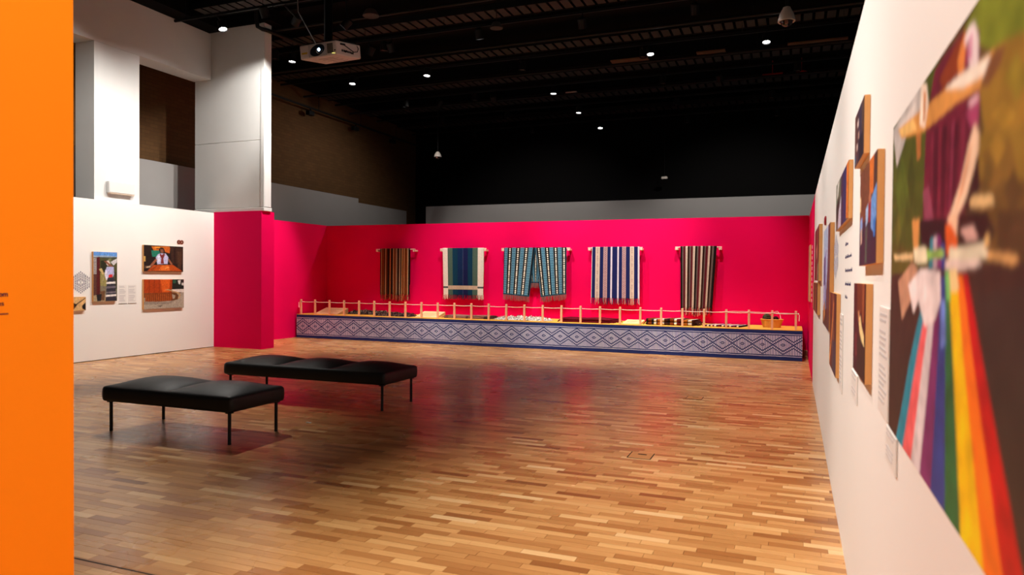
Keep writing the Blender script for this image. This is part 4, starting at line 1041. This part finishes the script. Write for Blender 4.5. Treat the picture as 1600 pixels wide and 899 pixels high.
# u runs from the far end (left) to the near end (right)
PA = strips([(96,60,54),(70,48,60),(60,50,72),(88,64,56)], 6) + [((220,196,190),[(28,20),(42,16),(44,30),(30,32)]),((190,150,130),[(38,44),(52,42),(50,56),(40,56)]),((206,180,170),[(20,62),(34,60),(36,72),(22,74)]),((40,32,44),[(50,60),(90,55),(95,100),(50,100)]),((60,90,120),[(2,80),(20,78),(18,94),(4,96)])]
PB = [((120,70,48),[(0,0),(60,0),(60,60),(0,60)]),((222,120,48),[(60,0),(84,0),(82,34),(62,34)]),((84,58,52),[(84,0),(100,0),(100,32),(84,34)]),((110,64,44),[(20,0),(30,0),(28,44),(20,44)]),((232,196,140),[(0,26),(8,26),(8,42),(0,42)]),
      ((54,38,58),[(0,56),(100,52),(100,100),(0,100)]),((108,160,226),[(70,40),(100,28),(100,58),(88,72),(72,66)]),((160,190,226),[(40,44),(56,40),(54,58),(42,62)]),((150,40,52),[(56,40),(72,40),(70,60),(58,60)]),((134,160,216),[(4,52),(18,48),(20,60),(6,64)]),((206,176,160),[(8,62),(18,60),(18,76),(8,78)]),((40,120,206),[(84,60),(96,58),(94,76),(86,76)]),((78,86,78),[(40,64),(52,62),(50,98),(38,98)]),((190,120,90),[(58,34),(68,30),(70,40),(60,42)])]
PC = [((110,120,96),[(0,0),(40,0),(40,50),(0,50)]),((226,222,216),[(12,2),(30,2),(18,30),(8,34)]),((60,50,48),[(4,48),(30,30),(34,70),(8,84)]),((206,196,214),[(26,64),(46,40),(46,100),(20,100)]),((120,90,80),[(2,84),(18,80),(16,100),(2,100)]),((70,48,76),[(46,0),(66,0),(66,100),(46,100)]),((50,48,96),[(62,0),(86,0),(84,100),(62,100)]),((222,120,40),[(86,0),(100,0),(100,100),(86,96)])]
PD = [((176,200,232),[(0,0),(74,0),(70,60),(0,70)]),((150,152,206),[(0,32),(50,22),(52,72),(0,80)]),((70,58,110),[(16,30),(30,28),(34,62),(18,66)]),((96,60,64),[(74,0),(100,0),(100,100),(50,100),(56,62),(68,44)]),((188,190,226),[(0,60),(30,58),(24,84),(0,90)]),((84,52,44),[(0,86),(100,78),(100,100),(0,100)]),((206,140,80),[(8,82),(30,74),(40,88),(14,98)]),((120,76,80),[(82,0),(88,0),(84,100),(78,100)])]
PE = strips([(120,40,36),(90,34,32),(140,60,50),(104,44,38)], -4) + [((210,140,110),[(40,40),(60,30),(64,56),(44,60)]),((120,120,90),[(70,70),(100,66),(100,100),(70,100)])]
PF = strips([(118,54,30),(88,40,36),(140,84,56),(96,46,36),(74,34,32)], 10) + [((206,122,52),[(8,80),(60,10),(66,12),(22,86)]),((232,150,70),[(0,90),(18,70),(24,76),(6,100)]),((70,56,70),[(52,60),(100,58),(100,100),(52,100)])]
PG = [((78,24,24),[(0,0),(100,0),(100,60),(0,60)]),((110,48,22),[(30,0),(74,0),(76,30),(34,34)]),((150,80,40),[(74,0),(90,0),(88,40),(76,40)]),((70,22,34),[(0,40),(50,36),(46,100),(0,90)]),((56,34,26),[(40,58),(100,56),(100,100),(40,100)]),((240,214,150),[(46,38),(62,34),(74,46),(90,52),(94,64),(72,60),(56,52)]),((206,140,96),[(40,30),(52,30),(54,42),(44,42)]),((112,40,46),[(14,60),(30,54),(36,80),(20,84)])]
PE2 = strips([(206,150,110),(120,64,36),(96,46,28),(140,84,50),(72,40,30)], -6)
PH = strips([(206,170,140),(160,110,90),(230,200,180)], 0)
def rphoto(yn, yf, xf, z0, z1, spec, base, label, res, seed):
    return photo('right', XR, yf, yn, z0, z1, XR - xf, spec, base, label, res, seed, 1, RG)
rphoto(3.437, 3.926, 0.2765, 2.197, 2.448, PA, (84,58,58), 'topmost right wall photograph, dark, high above the others', (60, 44), 11)
rphoto(2.871, 3.565, 0.276, 1.709, 2.119, PB, (100,64,56), 'large right wall photograph with pale blue figures, nearest the camera in its row', (80, 70), 12)
rphoto(4.36, 5.577, 0.278, 1.988, 2.311, PC, (90,84,80), 'wide right wall photograph with navy and orange bands, left of the topmost one', (90, 50), 13)
rphoto(6.198, 7.433, 0.268, 1.229, 2.101, PD, (120,130,170), 'tall right wall photograph with pale blue sky', (80, 90), 14)
rphoto(8.75, 10.31, 0.264, 1.63, 2.27, PE, (110,50,44), 'farthest upper photograph on the right white wall, dark red', (60, 60), 15)
rphoto(9.15, 11.2, 0.268, 1.225, 1.60, PE2, (110,60,40), 'low brown photograph below the farthest upper one', (60, 40), 16)
rphoto(5.303, 6.196, 0.275, 0.978, 1.547, PF, (100,50,40), 'low right wall photograph with crossing brown and orange streaks', (70, 60), 17)
rphoto(3.208, 3.806, 0.2745, 1.224, 1.631, PG, (70,26,26), 'dark red right wall photograph with pale hands, low and nearest the mural', (70, 60), 18)
rphoto(14.22, 15.236, 0.277, 1.226, 2.278, PH, (206,170,140), 'pale panel seen edge on upon the pink end of the right wall', (30, 40), 19)
# mural
mu = thing('mural', 'huge blurred photograph mural of a weaver pulling rainbow coloured threads', 'mural', (0.2998, 1.85, 1.169))
YA, YB, ZA, ZB = 2.63, 1.07, 1.169, 2.145
nx, nz = 300, 260
Yg, Zg = np.meshgrid(np.linspace(YA, YB, nx), np.linspace(ZA, ZB, nz))
Cm = np.zeros((nz, nx, 3)); Cm[:] = lin((96, 72, 40))
for col, poly in MURAL: Cm[inside(Yg, Zg, poly)] = lin(col)
Cm = blur(Cm, 5)
rg = np.random.default_rng(5)
mott = blur(rg.standard_normal((nz, nx, 1)).repeat(3, 2), 50); mott /= mott.std()
Cm = np.clip(Cm * (1 + 0.10 * mott), 0, 1)
b = MB(); b.grid(np.stack([np.full(Yg.shape, -0.0022), Yg - 1.85, Zg - 1.169], -1), Cm); b.build('print', M_PRINT, mu)
box_obj('backing', (-0.002, YB - 1.85, 0), (0.0, YA - 1.85, ZB - ZA), M_PLY, mu)

# ------------------------------------------------------------------ wall graphics, small signs, texts
M_CARD = plain('white_card', (238, 234, 228), 0.5, 0.3)
M_GTXT = plain('grey_print', (205, 201, 200), 0.7)
def hexmotif(wallx, yc, zc, w, h, s, label):
    t = thing('wall_motif', label, 'wall graphic', (wallx, yc, zc))
    b = MB(); n = 11
    for i in range(n):
        u = (i + .5) / n * 2 - 1; ht = 1 - 0.58 * abs(u)
        y = u * w
        for lo, hi in ((0.0, .11), (.17, .42), (.47, .62), (.66, .78), (.86, 1.0)):
            a, c = lo, hi
            sh = 0.42 * abs(u)
            a2, c2 = a * 1.0 - sh * 0 , c
            if hi <= .8:
                if hi - sh <= 0.02: continue
                a2, c2 = max(0.015, a - sh), c - sh
            else: a2, c2 = ht - .14, ht
            if c2 - a2 < .02: continue
            for sg in (-1, 1):
                z0_, z1_ = sorted((sg * a2 * h, sg * c2 * h))
                x0_, x1_ = (0, 0.0015) if s > 0 else (-0.0015, 0)
                b.box((x0_, y - w/n*.38, z0_), (x1_, y + w/n*.38, z1_))
    stuff(b.build('dashes', M_NAVYTXT if s > 0 else plain('pale_blue_vinyl', (196, 200, 222), 0.6), t))
hexmotif(XL, 9.296, 1.475, 0.185, 0.205, 1, 'navy hexagon of short dashes on the left white wall')
hexmotif(XR, 5.97, 1.82, 0.31, 0.17, -1, 'faint pale blue dash motif on the right wall, below the wide photograph')
M_SIGN = plain('brown_red_sign', (122, 62, 44), 0.5); M_SIGNR = plain('dark_red_sign', (150, 30, 40), 0.5)
def twin_ring(wallx, yc, zc, s, mat, label):
    t = thing('round_sign', label, 'sign', (wallx, yc, zc))
    m = Matrix.Rotation(R(90 * s), 3, 'Y')
    for k in (-1, 1):
        b = MB(); b.lathe([(0.016, 0), (0.044, 0), (0.044, 0.012), (0.03, 0.016), (0.016, 0.012), (0.016, 0)], 20, (0, k * 0.04, 0), m)
        b.build('ring', mat, t, True, 40)
twin_ring(XL, 11.585, 2.325, 1, M_SIGN, 'small brown twin ring sign above the weaver photograph')
twin_ring(XR, 7.865, 2.238, -1, M_SIGNR, 'small dark red twin ring sign seen edge on, high on the right wall')
def card(wallx, ya, yb, z0, z1, s, label, rows, group, cols=1, edge=None):
    t = thing('text_label', label, 'label', (wallx, (ya+yb)/2, z0), 0, group)
    w, h = abs(yb-ya)/2, z1 - z0
    x0_, x1_ = (0, 0.004) if s > 0 else (-0.004, 0)
    box_obj('card', (x0_, -w, 0), (x1_, w, h), M_CARD, t)
    b = MB(); rg = random.Random(int(ya*100))
    for k in range(rows):
        if k in (2, rows // 2): continue
        z = h * (0.93 - 0.86 * k / rows)
        ln = rg.uniform(.6, .95)
        xa, xb = (0.004, 0.0047) if s > 0 else (-0.0047, -0.004)
        y0_, y1_ = (-w*.85, -w*.85 + 1.7*w*ln) if s > 0 else (w*.85 - 1.7*w*ln, w*.85)
        b.box((xa, y0_, z - h*.25/rows), (xb, y1_, z + h*.2/rows))
    stuff(b.build('lettering', M_GTXT, t))
    if edge: box_obj('lower_edge', (x0_, -w, -0.006), (x1_*1.8 if s > 0 else 0, w, 0.0) if s > 0 else (x0_*1.8, -w, -0.006) , M_TRAY, t) if s > 0 else None
CG = 'white text labels'
card(XL, 10.09, 10.27, 1.06, 1.42, 1, 'left of two white text labels between the left wall photographs', 16, CG, 1, True)
card(XL, 10.30, 10.49, 1.06, 1.42, 1, 'right of two white text labels between the left wall photographs', 16, CG, 1, True)
card(XR, 5.0, 5.27, 0.915, 1.42, -1, 'white text label right of the low streaked photograph', 16, CG)
card(XR, 3.86, 4.2, 1.035, 1.175, -1, 'small white text label left of the pale hands photograph', 6, CG)
card(XR, 2.655, 2.93, 1.175, 1.552, -1, 'white text label beside the left edge of the mural', 16, CG)
card(XR, 2.43, 2.68, 1.05, 1.165, -1, 'small white text label below the lower corner of the mural', 7, CG)
# illegible rows of navy lettering on the right wall: word shaped groups of strokes
wr = bpy.data.objects['wall_right']; wre = bpy.data.objects['wall_right_end']
rg = random.Random(12)
for k, (n, zc) in enumerate(((2, 1.864), (4, 1.785), (4, 1.702), (3, 1.62), (2, 1.54))):
    b = MB(); y = 4.93 - 0.012 * k
    for w_ in range(n):
        for c_ in range(rg.randint(3, 5)):
            hh = rg.choice((.014, .014, .022)); y -= 0.026
            b.box((0.2998, y, zc - .008), (0.301, y + .005, zc - .008 + hh)); b.box((0.2998, y + .004, zc - .008), (0.301, y + .018, zc - .0055)); b.box((0.2998, y + .013, zc - .008), (0.301, y + .017, zc + .005))
        y -= 0.03
    stuff(b.build('lettering', M_NAVYTXT, wr))
b = MB()
for k in range(11):
    z = 2.23 - k * 0.093
    b.box((0.2996, 13.32, z - .055), (0.301, 13.62, z))
stuff(b.build('lettering', M_WHITE, wre))

# ------------------------------------------------------------------ small things on the floor
M_LID = plain('oak_lid', (190, 130, 76), 0.4, 0.4)
for (x, y, lab) in ((-1.29, 6.56, 'square wooden floor socket lid with a slot, near the middle of the parquet'), (-1.24, 10.03, 'far floor socket lid set in the parquet')):
    t = thing('floor_box', lab, 'floor socket', (x, y, 0.0006))
    box_obj('lid', (-0.1, -0.11, 0), (0.1, 0.11, 0.0022), M_LID, t)
    for s in (-1, 1): box_obj('frame_bar', (s*.105 - .004, -0.115, 0), (s*.105 + .004, 0.115, 0.0026), M_BLACKM, t)
    box_obj('frame_bar', (-0.1, -0.118, 0), (0.1, -0.112, 0.0026), M_TRAY, t)
    box_obj('cable_slot', (-0.035, 0.03, 0.0022), (0.045, 0.06, 0.003), M_BLACKM, t)
b = MB(); b.box((-0.03, -0.012, 0), (0.0, 0.012, 0.008), 0.003); b.box((0.006, -0.008, 0), (0.035, 0.014, 0.006), 0.002)
o = b.build('paper_scrap', M_CARD); o.location = (-5.0, 6.54, 0.0006); tag(o, 'tiny white scrap lying on the floor between the benches', 'scrap')
